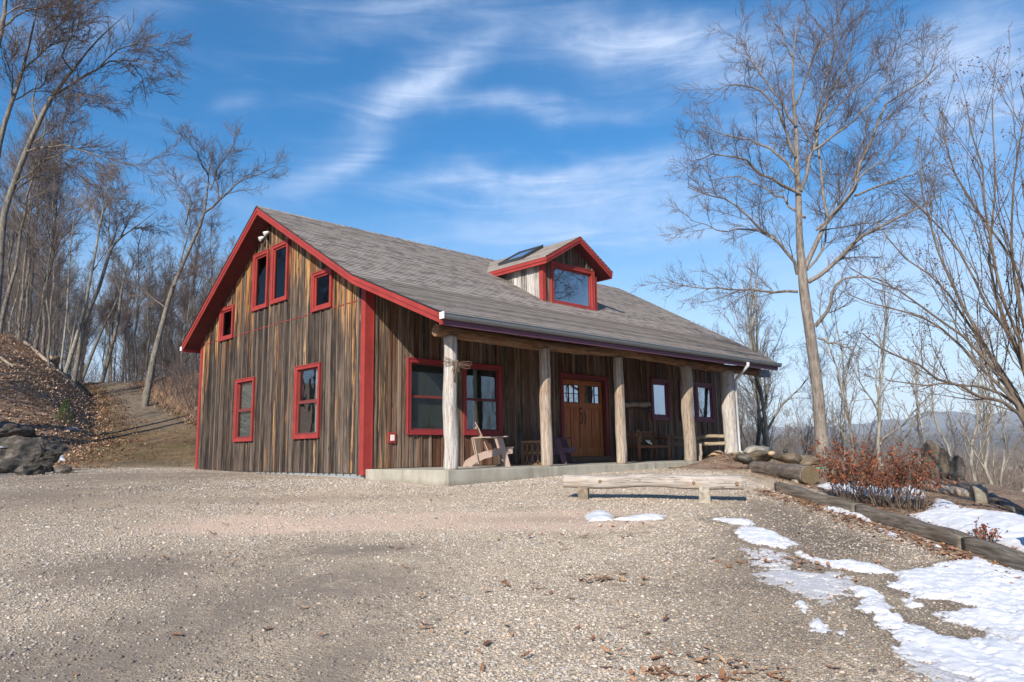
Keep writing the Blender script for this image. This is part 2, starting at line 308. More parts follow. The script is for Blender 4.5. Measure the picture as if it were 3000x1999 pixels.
# glass
def m_glass(name, refl, tint=(.75, .8, .8), gain=.35):
    m = bpy.data.materials.new(name); m.use_nodes = True; t = NT(m.node_tree); t.n.clear(); o = t.new('ShaderNodeOutputMaterial')
    g = t.new('ShaderNodeBsdfGlossy', i_Roughness=.015, i_Color=(.85, .92, 1.0)); tr = t.new('ShaderNodeBsdfTransparent', i_Color=tint); lw = t.new('ShaderNodeLayerWeight', i_Blend=.35)
    gp = geo_pos(t); nn = t.noise(gp, 1.6, 2, .5); bp = t.new('ShaderNodeBump', i_Strength=.12, i_Distance=.02); t.set(bp.inputs['Height'], nn); t.l.new(bp.outputs[0], g.inputs['Normal'])
    f = t.mapr(lw.outputs['Facing'], 0, 1, refl, min(1, refl+gain)); mx = t.new('ShaderNodeMixShader'); t.set(mx.inputs[0], f); t.l.new(tr.outputs[0], mx.inputs[1]); t.l.new(g.outputs[0], mx.inputs[2]); t.l.new(mx.outputs[0], o.inputs[0]); return m
M_GLASS = m_glass('window_glass', .05, gain=.3); M_GLASSG = m_glass('gable_glass', .012, (.6, .62, .6), .08); M_GLASSR = m_glass('reflective_glass', .42, (.4, .45, .5)); M_GLASSD = m_glass('dormer_glass', .22, (.55, .6, .65))
def m_plain(name, col, rough=.8, var=.1, sc_=8):
    m, t = mat(name); n = t.noise(geo_pos(t), sc_, 4, .6); t.set(t.b.inputs['Base Color'], t.mix(t.mapr(n, .3, .7), tuple(k*(1-var) for k in col), tuple(k*(1+var) for k in col))); t.b.inputs['Roughness'].default_value = rough; return m
M_ROOM = m_plain('room_plaster', (.16, .15, .14)); M_BLIND = m_plain('grey_roller_blind', (.22, .23, .23), .8, .03); M_CURT = m_plain('pale_curtain', (.5, .52, .5), .9, .08)
# door wood
M_DOOR, t = mat('varnished_door_wood'); p = objc(t); g = t.noise(t.vscale(p, (28, 28, 1.6)), 1, 5, .6, .6)
t.set(t.b.inputs['Base Color'], t.ramp(g, [(.3, (.22, .07, .02)), (.55, (.44, .135, .04)), (.75, (.56, .21, .07))])); t.b.inputs['Roughness'].default_value = .4; bump(t, g, .1, .003)
M_DOORD = m_plain('dark_stained_wood', (.10, .035, .018), .5, .2); M_SILL = m_plain('worn_sill_wood', (.15, .085, .05), .7, .3, 12)
M_TAUPE = m_plain('taupe_chair_paint', (.37, .275, .235), .55, .08, 10); M_PLUMCH = m_plain('plum_grey_chair_paint', (.12, .07, .10), .6, .15, 10)
M_RATTAN = m_plain('rattan', (.33, .2, .1), .6, .2, 20); M_REDWOOD = m_plain('stained_bench_wood', (.22, .10, .055), .6, .25, 14)
M_RAIL = m_log('railing_log', (.16, .12, .08), (.32, .25, .18), (.45, .38, .29), (.3, .2, .1), .3, 'y')
def m_bark(name, dark, light, lich=0.):
    m, t = mat(name); p = geo_pos(t); g = t.noise(t.vscale(p, (16, 16, 3.5)), 1, 5, .65, .4); g2 = t.noise(p, 1.3, 3, .6)
    v = t.m('ADD', t.m('MULTIPLY', g, .75), t.m('MULTIPLY', g2, .25)); c = t.ramp(v, [(.36, dark), (.62, light)])
    if lich: c = t.mix(t.mapr(t.noise(p, 6, 4, .6), .55, .66, 0, lich), c, (.33, .34, .24))
    t.set(t.b.inputs['Base Color'], c); bump(t, g, .8, .03); t.b.inputs['Roughness'].default_value = .9; return m
M_BARK = m_bark('grey_brown_bark', (.085, .068, .058), (.29, .255, .225), .2); M_BARKD = m_bark('dark_bark', (.06, .052, .046), (.25, .225, .195), .3); M_BARKP = m_bark('pale_lichened_bark', (.12, .11, .095), (.37, .35, .30), .25)
M_TWIG = m_bark('twigs', (.085, .066, .06), (.21, .165, .148)); M_TWIGP = m_bark('pale_twigs', (.14, .11, .095), (.30, .25, .21)); M_TWIGR = m_bark('reddish_twigs', (.085, .065, .052), (.21, .165, .13))
def m_isl(name, cols, rough=.8, trans=0.):
    m, t = mat(name); r = isl(t); t.set(t.b.inputs['Base Color'], t.ramp(r, [(i/(len(cols)-1), c) for i, c in enumerate(cols)])); t.b.inputs['Roughness'].default_value = rough
    return m
M_PEB = m_isl('pebbles', [(.20, .185, .17), (.46, .41, .35), (.30, .29, .285), (.58, .50, .40), (.37, .345, .325), (.55, .42, .32), (.42, .39, .36), (.60, .55, .48), (.31, .305, .305), (.54, .47, .39), (.22, .21, .205), (.49, .44, .38), (.40, .32, .26), (.16, .15, .15)])
M_PEBD = m_isl('damp_pebbles', [(.10, .088, .078), (.26, .22, .18), (.16, .148, .14), (.34, .28, .21), (.20, .18, .165), (.30, .215, .155), (.13, .118, .11), (.42, .37, .31), (.17, .16, .15), (.28, .23, .18)])
M_LEAF = m_isl('dead_leaves', [(.17, .07, .035), (.30, .14, .07), (.22, .09, .045), (.44, .27, .16), (.13, .06, .035), (.34, .17, .085), (.50, .33, .2)])
M_LEAFR = m_isl('rusty_leaves', [(.09, .03, .018), (.19, .06, .03), (.12, .035, .02), (.27, .11, .055), (.055, .022, .018), (.20, .06, .03), (.30, .12, .06)])
M_NEEDLE = m_isl('spruce_needles', [(.045, .08, .02), (.11, .16, .045), (.07, .11, .03)]); M_GRASS = m_isl('grass_blades', [(.10, .10, .03), (.2, .15, .07), (.06, .09, .02), (.25, .19, .1)])
# rocks
def m_rock(name, a, b, c_):
    m, t = mat(name); p = geo_pos(t); n = t.noise(p, 3, 7, .65, .4); n2 = t.noise(t.vscale(p, (4, 4, 12)), 1, 5, .6)
    c = t.ramp(t.m('ADD', t.m('MULTIPLY', n, .6), t.m('MULTIPLY', n2, .4)), [(.33, a), (.5, b), (.66, c_)]); t.set(t.b.inputs['Base Color'], c); bump(t, t.m('ADD', n, n2), .8, .04); return m
M_ROCKD = m_rock('dark_rock', (.022, .02, .018), (.075, .066, .057), (.20, .178, .152)); M_ROCKB = m_rock('mossy_brown_rock', (.05, .04, .03), (.14, .11, .08), (.26, .21, .16)); M_ROCKT = m_rock('tan_rock', (.25, .17, .1), (.42, .3, .19), (.55, .43, .3))
# snow
M_SNOW, t = mat('old_snow'); p = geo_pos(t); n = t.noise(p, 5, 5, .6); n2 = t.noise(p, 90, 3, .6)
at = t.new('ShaderNodeAttribute', attribute_name='dirt').outputs['Fac']
spk = t.mapr(t.noise(p, 55, 4, .7), .47, .6); dm = t.m('MULTIPLY', at, t.m('ADD', .45, t.m('MULTIPLY', spk, .55)), clamp=True)
c = t.mix(t.mapr(n, .3, .7), (.60, .62, .68), (.72, .74, .78)); c = t.mix(t.m('MULTIPLY', dm, .85), c, (.30, .26, .22)); sp2 = t.mapr(t.noise(p, 160, 2, .5), .73, .76, 0, .6); c = t.mix(sp2, c, (.15, .1, .07))
t.set(t.b.inputs['Base Color'], c); t.b.inputs['Roughness'].default_value = .6; t.b.inputs['Subsurface Weight'].default_value = .0; bump(t, t.m('ADD', n, t.m('MULTIPLY', n2, .35)), .35, .02)
# ground
M_GROUND, t = mat('ground'); p = geo_pos(t)
za = t.new('ShaderNodeAttribute', attribute_name='zone').outputs['Color']; zs = t.new('ShaderNodeSeparateColor'); t.l.new(za, zs.inputs[0]); ZL, ZG, ZF = zs.outputs
zb = t.new('ShaderNodeAttribute', attribute_name='tone').outputs['Color']; ts_ = t.new('ShaderNodeSeparateColor'); t.l.new(zb, ts_.inputs[0]); TM, TP, TW = ts_.outputs
def vor(scale): v = t.new('ShaderNodeTexVoronoi', voronoi_dimensions='3D'); t.set(v.inputs['Vector'], p); v.inputs['Scale'].default_value = scale; return v
v1 = vor(48); v2 = vor(100); v3 = vor(24)
r1 = t.new('ShaderNodeSeparateColor'); t.l.new(v1.outputs['Color'], r1.inputs[0]); r2_ = t.new('ShaderNodeSeparateColor'); t.l.new(v2.outputs['Color'], r2_.inputs[0]); r3_ = t.new('ShaderNodeSeparateColor'); t.l.new(v3.outputs['Color'], r3_.inputs[0])
pebc = lambda r: t.ramp(r, [(0, (.10, .09, .085)), (.15, (.28, .25, .22)), (.3, (.22, .21, .21)), (.48, (.50, .44, .36)), (.62, (.36, .33, .30)), (.78, (.60, .50, .38)), (.9, (.45, .42, .40)), (1, (.72, .66, .58))])
cg = t.mix(.5, pebc(r1.outputs[0]), pebc(r2_.outputs[0])); cg = t.mix(t.mapr(r3_.outputs[1], .8, .82, 0, .5), cg, pebc(r3_.outputs[0]))
lg = t.noise(p, .9, 6, .65); lg2 = t.noise(p, 4.5, 5, .65)
cg = t.mix(t.mapr(v2.outputs[0], .35, .65, 0, .4), cg, (.13, .11, .09))
cg = t.mix(t.m('MULTIPLY', t.mapr(lg, .35, .65, 0, .3), 1.), cg, (.42, .37, .31), 'MIX')
mid1 = t.noise(p, 16, 5, .75); mid2 = t.noise(p, 2.6, 6, .7)
cg = t.mix(1.0, cg, t.mix(t.mapr(t.m('ADD', t.m('MULTIPLY', mid1, .6), t.m('MULTIPLY', mid2, .4)), .36, .64), (.98, .89, .77), (2.05, 1.88, 1.62)), 'MULTIPLY')
cg = t.mix(t.mapr(mid1, .56, .70, 0, .75), cg, (.17, .14, .105))
cg = t.mix(t.mapr(t.noise(p, 1.3, 5, .7), .6, .7, 0, .4), cg, (.30, .20, .13))
mudf = t.m('MULTIPLY', TM, t.mapr(t.m('ADD', t.m('MULTIPLY', lg, .5), t.m('MULTIPLY', lg2, .5)), .32, .52), clamp=True)
cg = t.mix(t.m('MULTIPLY', mudf, .9), cg, t.mix(t.m('ADD', t.m('MULTIPLY', lg2, .5), t.m('MULTIPLY', mid1, .5)), (.10, .082, .066), (.36, .30, .245)))
cg = t.mix(t.m('MULTIPLY', TP, t.mapr(lg2, .3, .55, .6, .95)), cg, t.mix(t.m('ADD', t.m('MULTIPLY', t.noise(p, 45, 3, .7), .6), t.m('MULTIPLY', mid1, .4)), (.40, .28, .205), (1.0, .76, .60)))
cg = t.mix(t.m('MULTIPLY', TW, .8, clamp=True), cg, t.mix(mid1, (.06, .05, .042), (.2, .17, .14)), 'MIX')
ln = t.noise(p, 26, 5, .7, .5); ln2 = t.noise(p, 3.0, 5, .65)
cl_ = t.ramp(t.m('ADD', t.m('MULTIPLY', ln, .7), t.m('MULTIPLY', ln2, .3)), [(.36, (.07, .052, .042)), (.47, (.25, .175, .13)), (.56, (.43, .31, .225)), (.68, (.62, .49, .38))])
gn = t.noise(p, 40, 4, .7); cgr = t.ramp(t.m('ADD', t.m('MULTIPLY', gn, .6), t.m('MULTIPLY', lg2, .4)), [(.36, (.05, .038, .025)), (.5, (.17, .12, .072)), (.63, (.31, .225, .145))])
cgr = t.mix(1.0, cgr, t.mix(t.mapr(t.noise(p, .45, 6, .7, 1.2), .38, .6), (.6, .55, .5), (1.25, 1.2, 1.1)), 'MULTIPLY'); cgr = t.mix(t.mapr(t.noise(p, 1.1, 5, .7, .8), .46, .62, 0, .8), cgr, t.mix(ln, (.045, .03, .022), (.17, .12, .085))); cgr = t.mix(t.mapr(t.noise(p, .35, 3, .6), .54, .66, 0, .5), cgr, t.mix(gn, (.045, .055, .015), (.14, .14, .055)))
fn = t.noise(p, .05, 9, .72); fn2 = t.noise(p, .004, 4, .6); cf = t.ramp(fn, [(.36, (.045, .036, .032)), (.5, (.10, .078, .062)), (.62, (.17, .13, .095)), (.7, (.26, .2, .14))])
cf = t.mix(t.mapr(fn2, .54, .62, 0, .6), cf, (.27, .2, .12)); sm = t.mapr(t.noise(t.vscale(p, (.022, .022, .022)), 1, 4, .6), .66, .69, 0, .75); cf = t.mix(sm, cf, (.6, .62, .66))
cgr = t.mix(t.m('MULTIPLY', TW, 1.0, clamp=True), cgr, t.ramp(t.m('ADD', t.m('MULTIPLY', mid2, .6), t.m('MULTIPLY', mid1, .4)), [(.36, (.05, .038, .03)), (.5, (.15, .115, .088)), (.64, (.30, .24, .185))]))
c = t.mix(ZG, cg, cgr); c = t.mix(ZL, c, cl_); c = t.mix(ZF, c, cf)
t.set(t.b.inputs['Base Color'], c); t.b.inputs['Roughness'].default_value = .9; t.b.inputs['Specular IOR Level'].default_value = .1
hg = t.m('ADD', t.m('MULTIPLY', t.m('SUBTRACT', 1, v1.outputs[0]), .6), t.m('MULTIPLY', t.m('SUBTRACT', 1, v2.outputs[0]), .4)); hh = t.m('ADD', t.m('MULTIPLY', hg, t.m('SUBTRACT', 1, t.m('MULTIPLY', mudf, .7))), t.m('MULTIPLY', ln, t.m('MULTIPLY', ZL, 2.5)))
hh = t.m('ADD', hh, t.m('MULTIPLY', mid1, .9)); bump(t, hh, .9, .022)

# ------------------------------------------------------------------ outlines of the melting snow, used by snow, damp ground and pebbles
def sdist(px_, py_, poly):
    """signed distance (positive inside) to polygon"""
    n = len(poly); dmin = np.full(px_.shape, 1e9); ins = np.zeros(px_.shape, bool)
    for i in range(n):
        x0, y0 = poly[i]; x1, y1 = poly[(i+1) % n]; ex, ey = x1-x0, y1-y0; t = np.clip(((px_-x0)*ex+(py_-y0)*ey)/(ex*ex+ey*ey+1e-12), 0, 1); dmin = np.minimum(dmin, np.hypot(px_-x0-t*ex, py_-y0-t*ey))
        c_ = ((y0 > py_) != (y1 > py_)) & (px_ < ex*(py_-y0)/(ey+1e-12)+x0); ins ^= c_
    return np.where(ins, dmin, -dmin)
c7 = lambda x, y: (1900+x/2.139, 1450+y/2.139); c6 = lambda x, y: (2150+x/2.613, 1100+y/2.613)
WETP = [[(1530, 495), (1850, 440), (2050, 402), (2353, 490), (2620, 560), (2620, 960), (2300, 930), (2180, 875), (1960, 820), (1760, 745), (1900, 690), (1640, 640), (1470, 570)], [(1270, 590), (1340, 580), (1530, 735), (1840, 870), (2100, 880), (2353, 960), (2620, 1400), (1780, 1080), (1620, 1040), (1560, 920), (1380, 780), (1280, 715), (1340, 650)], [(530, 245), (610, 205), (800, 240), (940, 300), (860, 350), (620, 300)], [(380, 160), (480, 152), (670, 180), (500, 182)], [(930, 365), (1140, 420), (1280, 418), (1530, 490), (1350, 492), (1050, 435)], [(600, 340), (850, 370), (920, 430), (1200, 488), (1280, 600), (1100, 690), (850, 580), (680, 530)]]
WETP = [[(p.x, p.y) for p in (onground(*c7(*q)) for q in pl)] for pl in WETP]
def wetness(x, y):
    m = (np.hypot(x-CAM[0]-FH[0]*6.5-RH[0]*2.3, y-CAM[1]-FH[1]*6.5-RH[1]*2.3) < 5.5); r = np.zeros_like(x)
    if m.any():
        b = np.full(int(m.sum()), -9.)
        for pl in WETP: b = np.maximum(b, sdist(x[m], y[m], pl))
        r[m] = np.clip(1+(b+fbm(x[m], y[m], 6, 2.)*.07)/.30, 0, 1)
    return r
# ------------------------------------------------------------------ ground sheet
def build_ground():
    rr = np.concatenate([[.0], np.geomspace(.6, 60, 330), np.geomspace(62, 14000, 110)])
    base = math.atan2(FH[1], FH[0]); hf = math.radians(44)
    A = np.concatenate([np.linspace(-hf, hf, 460, endpoint=False), np.linspace(hf, 2*math.pi-hf, 90, endpoint=False)])+base
    n = len(A); V = [[CAM[0], CAM[1]]]
    RR, AA = np.meshgrid(rr[1:], A, indexing='ij')
    x = np.concatenate([[CAM[0]], (CAM[0]+RR*np.cos(AA)).ravel()]); y = np.concatenate([[CAM[1]], (CAM[1]+RR*np.sin(AA)).ravel()])
    z = G(x, y)
    dx, dy = x-CAM[0], y-CAM[1]; d = dx*FH[0]+dy*FH[1]; u = dx*RH[0]+dy*RH[1]; r = np.hypot(dx, dy)
    # small relief: tyre ruts and lumps
    near = (1-sst(r, 14, 22)); z += near*(fbm(x, y, 1.6, 5.)*.012+fbm(x, y, .5, 6.)*.015)
    inhouse = (x > .3) & (x < 14.2) & (y > -2.4) & (y < 8.6); z = np.where(inhouse, np.minimum(z, -.25), z)
    # heap of soil at the right end of the slab
    bx, by = 9.0, -3.15; z += .30*np.exp(-(((x-bx)/1.3)**2+((y-by)/.42)**2)) + .16*np.exp(-(((x-10.6)/.9)**2+((y+3.2)/.7)**2))
    V = np.stack([x, y, z], 1); m = len(rr)-1
    i = np.arange(m-1)[:, None]*n+1; j = np.arange(n)[None, :]; j2 = (j+1) % n
    Fq = np.stack([i+j, i+n+j, i+n+j2, i+j2], -1).reshape(-1, 4)
    F0 = np.stack([np.zeros(n, int), 1+np.arange(n), 1+(np.arange(n)+1) % n, np.zeros(n, int)], 1)
    me_f = Fq
    o = np_mesh('ground', V, me_f, M_GROUND)
    z_unused = None; nn = fbm(x, y, .7, 9.)*.8; n3 = fbm(x, y, 2.2, 4.)*.35
    bankm = sst(np.interp(d, [0, 22, 24, 30, 38, 46, 60, 100], [-14, -14, -14.5, -16.5, -21.2, -27, -37, -64])-u+nn+n3, 0, 1.2)*sst(d, 22.5, 25.5)
    track_l = np.interp(d, [22, 24, 30, 38, 46, 60], [-17, -16, -17, -21.4, -27.1, -37]); track_r = np.interp(d, [22, 30, 38, 46, 60], [-7, -12, -18.2, -23.8, -33])
    litter = np.clip(bankm + sst(u-track_r+nn, 0, 1.)*sst(d, 26, 31)*(1-sst(u, -4, 0)), 0, 1)
    bed = sst(u-(4.78-.0*d)+n3*.3, 0, .25)*sst(d, 4, 6)*(1-sst(d, 15, 17)); lit2 = sst(d, 16.2, 17.5)*sst(u, 2.6, 4.6)*sst(-y, 2.8, 3.0)
    strip = np.exp(-((u-4.35+n3*.4)/.28)**2)*sst(d, 5.5, 7)*(1-sst(d, 12.2, 13))
    litter = np.clip(np.maximum(np.maximum(litter, bed), np.maximum(lit2, .75*strip)), 0, 1)
    heap = np.exp(-(((x-9.2)/1.4)**2+((y+3.2)/.45)**2)); litter = np.maximum(litter, sst(heap, .25, .6))
    grass = sst(d+nn*.8+.12*(u+10), 22.0, 25.5)*(u < 0)*sst(-u, 5, 8); trk = sst(u-track_l+n3, 0, 1)*(1-sst(u-track_r+n3, -.5, .5))*sst(d, 30, 38)
    grass = np.clip(grass*(1-.35*trk), 0, 1)
    farz = np.clip(np.maximum(sst(u-(7.6+.17*(d-11)), 0, 2.5), sst(r, 26, 34)*(1-sst(-u, 3, 8))), 0, 1); farz = np.maximum(farz, sst(r, 60, 90)); farz = np.where((u < -5) & (r < 60), 0, farz)
    me = o.data; ca = me.color_attributes.new('zone', 'FLOAT_COLOR', 'POINT'); ca.data.foreach_set('color', np.stack([litter, grass, farz, np.ones_like(x)], 1).astype(np.float32).ravel())
    # tones of the gravel: muddy patches plus painted tree-shadow bands, pink sandy lane, damp dark
    def blob(dd, uu, sd, su, amp=1., rot=0.):
        c_, s_ = math.cos(rot), math.sin(rot); a = (d-dd)*c_+(u-uu)*s_; b = -(d-dd)*s_+(u-uu)*c_; return amp*np.exp(-(a/sd)**2-(b/su)**2)
    mud = blob(5.6, -2.3, 1.9, .8, 1.0, .25)+blob(4.6, -1.1, 1.2, .45, .9, .2)+blob(7.4, -3.6, .7, 1.3, .9)+blob(6.6, -1.3, .6, .6, .8)+blob(13, -8.5, 2, 2.2, .7)+blob(17.5, -9.5, 2.4, 4, .9)+blob(12.2, -3.5, .35, 2.2, .7)+blob(14.0, -6, .3, 3, .8)+blob(9.4, -2.9, .25, .6, .8)+blob(8.2, -1.7, .35, .9, .9)+blob(4.4, -3.1, .8, .8, .7)+blob(19.5,-13,2,4,.9)
    mud += .35*sst(-u-.16*d, 1, 3)
    lane = sst(d+nn*.25, 8.9, 9.4)*(1-sst(d+nn*.25, 10.3, 11.0))*sst(u, -5.5, -3.8)*(1-sst(u, .6, 2.6)); lane = np.maximum(lane, .35*blob(11.5, -3., 1.2, 3))
    damp = .75*trk*(1-sst(d, 46, 52))+blob(6.3, 2.2, .5, 1.1, .8, .1)+blob(7.4, 2.5, .8, .8, .7)+blob(5.2, 1.9, .5, .8, .7)+blob(8.8, 3.3, 1.4, .8, .8)+blob(10.5, 3.6, 1.2, .5, .7)+blob(8.0, 3.6, 1.0, .5, .5)+blob(4.9, 1.0, .25, .4, .3)+blob(9.9,.5,.25,1.2,.4)
    damp = np.maximum(damp, .9*wetness(x, y))
    cb = me.color_attributes.new('tone', 'FLOAT_COLOR', 'POINT'); cb.data.foreach_set('color', np.stack([np.clip(mud, 0, 1), np.clip(lane, 0, 1), np.clip(damp, 0, 1), np.ones_like(x)], 1).astype(np.float32).ravel())
    tag(o, 'gravel yard rising into a leaf-strewn hillside and falling to a valley', kind='structure'); return o
build_ground()

# far hills: ridges standing on the valley floor
M_HILL, t = mat('wooded_hill'); p = geo_pos(t); n = t.noise(p, .012, 8, .7); n2_ = t.noise(p, .0018, 4, .6)
t.set(t.b.inputs['Base Color'], t.mix(t.mapr(n2_, .5, .62, 0, .4), t.ramp(n, [(.35, (.075, .06, .055)), (.6, (.17, .135, .115))]), (.16, .13, .1))); bump(t, n, .8, 8)
def hills(name, R0, R1, prof, seed):
    n = 260; V = []; rows = 14
    for i in range(n):
        px = -400+i*(4300/(n-1)); d = ray(px, 1300); a = math.atan2(d[1], d[0]); h = np.interp(px, *zip(*prof))+6*math.sin(px*.02+seed)+4*math.sin(px*.053+seed*2)
        for j in range(rows):
            t_ = j/(rows-1); R = R0+(R1-R0)*t_; hh = h*R1/4500*math.sin(t_*math.pi*.5)**1.3*(1+.08*mn.noise(Vector((i*.21, j*.6, seed))))-12
            V.append((CAM[0]+R*math.cos(a), CAM[1]+R*math.sin(a), hh))
    F = [(i*rows+j, (i+1)*rows+j, (i+1)*rows+j+1, i*rows+j+1) for i in range(n-1) for j in range(rows-1)]
    o = np_mesh(name, np.array(V), np.array(F), M_HILL); tag(o, 'blue wooded ridge across the valley', kind='structure'); return o
hills('hills', 2600, 4800, [(-400, 130), (900, 130), (2150, 128), (2400, 126), (2500, 128), (2560, 130), (2620, 150), (2700, 172), (2735, 186), (2790, 188), (2830, 168), (2890, 150), (2935, 162), (2990, 168), (3200, 170), (3900, 160)], 1.)
hills('hills', 1500, 2600, [(-400, 90), (2100, 105), (2500, 92), (2620, 100), (2700, 105), (2900, 105), (3100, 110), (3900, 150)], 4.)

# ------------------------------------------------------------------ the house
HOUSE = empty('wooden_house', (0, 0, 0)); tag(HOUSE, 'weathered board-and-batten lodge with red trim, grey shingle roof and log-post porch', 'house')
LX, WY = 14.55, 8.91
RIDGE = (4.456, 6.688); KINK = (-.22, 4.02); EAVE = (-3.17, 2.785); REAR = (9.22, 3.63); XL = -.47
def rz_(y):
    if y >= RIDGE[0]: return RIDGE[1]+(y-RIDGE[0])*(REAR[1]-RIDGE[1])/(REAR[0]-RIDGE[0])
    if y >= KINK[0]: return RIDGE[1]+(y-RIDGE[0])*(RIDGE[1]-KINK[1])/(RIDGE[0]-KINK[0])
    return KINK[1]+(y-KINK[0])*(KINK[1]-EAVE[1])/(KINK[0]-EAVE[0])
def boards(mb, conv, s0, s1, zb, zt, holes, bw=.27, bat=.055, batt=True, brk=(), seed=1, jag=.03, bt=.024):
    rd = random.Random(seed); edges = [s0]
    while edges[-1] < s1-.08: edges.append(min(s1, edges[-1]+bw*rd.uniform(.8, 1.2)))
    if s1-edges[-1] > 1e-6: edges.append(s1)
    cuts = sorted(set([round(e, 4) for e in edges]+[h[0] for h in holes]+[h[1] for h in holes]+list(brk))); cuts = [c for c in cuts if s0 <= c <= s1]
    def spans(a, b):
        sp = [(zb, None)]; m = (a+b)/2
        for h in sorted([h for h in holes if h[0]-1e-4 <= m <= h[1]+1e-4], key=lambda h: h[2]):
            lo = sp.pop(); sp.append((lo[0], h[2])); sp.append((h[3], None))
        return sp
    def pris(a, b, z0, z1, n0, n1, j=0.):
        ta, tb = (zt(a), zt(b)) if z1 is None else (z1, z1)
        if min(ta, tb) <= z0+.005: return
        uvf = None
        P = [conv(a, n0, z0), conv(b, n0, z0), conv(b, n1, z0), conv(a, n1, z0), conv(a, n0, ta), conv(b, n0, tb), conv(b, n1, tb), conv(a, n1, ta)]
        tt = (zt(a)+zt(b))/2; fl = 1. if n0 > 0 else 0.; mb.hexa(P, 0, lambda q: (fl, tt-q[2]))
    for a, b in zip(cuts, cuts[1:]):
        if b-a < .004: continue
        o_ = rd.uniform(-.003, .003)
        for z0, z1 in spans(a, b): pris(a, b, z0, z1, -.03, 0+o_)
    if batt:
        for e in edges[1:-1]:
            w = bat*rd.uniform(.85, 1.2); a, b = e-w/2, e+w/2; hs_ = [h for h in holes if h[0] < b and h[1] > a]; lo = zb-rd.uniform(0, jag)
            for h in sorted(hs_, key=lambda h: h[2]):
                pris(a, b, lo, h[2]+.0, .001, bt, 0); lo = h[3]
            pris(a, b, lo, None, .001, bt)
GW = [(7.573, 6.68, 3.561, 4.503), (5.495, 4.624, 4.124, 5.669), (4.428, 3.539, 4.146, 5.688), (2.262, 1.375, 3.631, 4.562), (6.316, 5.192, .689, 2.35), (2.968, 1.806, .688, 2.40)]
GW = [(b, a, u_, t_) for a, b, u_, t_ in GW]
FWN = [(1.07, 2.34, .72, 2.41), (2.675, 3.91, .72, 2.41), (10.155, 11.14, 1.21, 2.475), (11.70, 13.74, 1.21, 2.49)]
DOORF = (6.07, 8.05, 0.0, 2.385)
inset = .06
def hole(w): return (w[0]+inset, w[1]-inset, w[2]+inset, w[3]-inset)
zt_g = lambda y: rz_(y)-.17
gx = lambda s, n, z: (-n, s, z)
mb = MB(); boards(mb, gx, .0, WY, -.08, zt_g, [hole(w) for w in GW], .285, brk=(RIDGE[0], KINK[0] if KINK[0] > 0 else 0.001), seed=3); mb.build('gable_wall', M_GABLE, HOUSE)
# thin red flashing between the two tiers of siding
mb = MB()
cuts_ = [(.12, 1.375+.0), (2.262, 6.68), (7.573, WY)]
for a, b in cuts_: mb.box(-.012, -.003, a, b, 3.60, 3.618)
mb.build('flashing', M_RED, HOUSE)
fx = lambda s, n, z: (s, -n, z)
hf = [hole(w) for w in FWN]+[(DOORF[0]+.06, DOORF[1]-.06, -.2, DOORF[3]-.05)]
mb = MB(); boards(mb, fx, .0, LX, .01, lambda s: 3.86, hf, .30, .07, seed=8, jag=0.); mb.build('front_wall', M_FRONT, HOUSE)
mb = MB(); boards(mb, lambda s, n, z: (LX+n, s, z), 0, WY, -.1, zt_g, [], .3, seed=5, brk=(RIDGE[0],)); mb.build('end_wall', M_GABLE, HOUSE)
mb = MB(); boards(mb, lambda s, n, z: (s, WY+n, z), 0, LX, -.1, lambda s: 3.66, [], .3, seed=6); mb.build('rear_wall', M_GABLE, HOUSE)
mb = MB(); mb.box(.045, LX-.045, .045, WY-.045, -.5, -.085); mb.box(.04, .3, .05, WY-.05, -.5, -.05); mb.build('foundation', m_paint('grey_foundation', (.27, .29, .31)), HOUSE)
# inner room shell, dark walls and floor
mb = MB(); mb.box(.06, LX-.06, .06, WY-.06, -.05, .02); mb.box(.06, LX-.06, 4.3, 4.4, .02, 3.2); mb.box(3.6, 3.7, .06, 4.3, .02, 3.2); mb.box(4.6, 4.66, .06, 4.3, .02, 3.2); mb.box(9.3, 9.36, .06, 4.3, .02, 3.2); mb.box(.06, 14.3, .06, 8.8, 3.2, 3.25); mb.box(2.6, 2.7, 2.6, 6.4, 3.25, 5.0)
mb.build('room', M_ROOM, HOUSE)
# corner boards
mb = MB(); mb.box(-.032, .0, -.035, .13, -.12, zt_g(0)-.01); mb.build('corner_board', M_RED, HOUSE)
mb = MB(); mb.box(.002, .19, -.033, .0, -.12, zt_g(0)-.03); mb.box(.165, .19, -.045, -.034, .02, zt_g(0)-.04); mb.build('corner_board', M_RED, HOUSE)
mb = MB(); mb.box(-.032, .0, WY-.1, WY+.03, -.12, zt_g(WY)+.0); mb.build('corner_board', M_RED, HOUSE)
# roof: deck + stepped shingle courses
def roof_courses(mb, y0, z0, y1, z1, xl0, xl1, xr0, xr1, ex=.145, th=.017, over=.02):
    """(y0,z0) eave -> (y1,z1) top"""
    L = math.hypot(y1-y0, z1-z0); n = max(1, round(L/ex)); uy, uz = (y1-y0)/L, (z1-z0)/L; ny, nz = (-uz, uy) if y1 > y0 else (uz, -uy)
    for i in range(n):
        a, b = i*L/n-.004, (i+1)*L/n; ta, tb = a/L, b/L
        xa, xb, ra, rb_ = xl0+(xl1-xl0)*max(ta, 0), xl0+(xl1-xl0)*tb, xr0+(xr1-xr0)*max(ta, 0), xr0+(xr1-xr0)*tb
        def P(x, s, h): return (x, y0+uy*s+ny*h, z0+uz*s+nz*h)
        q = [P(xa, a, th), P(ra, a, th), P(rb_, b+.004, .001), P(xb, b+.004, .001)]
        mb.poly(q, [(xa, i*.145+.003), (ra, i*.145+.003), (rb_, i*.145+.142), (xb, i*.145+.142)])
        mb.poly([P(xa, a, -.004), P(ra, a, -.004), P(ra, a, th), P(xa, a, th)], [(xa, i*.145+.01)]*4)
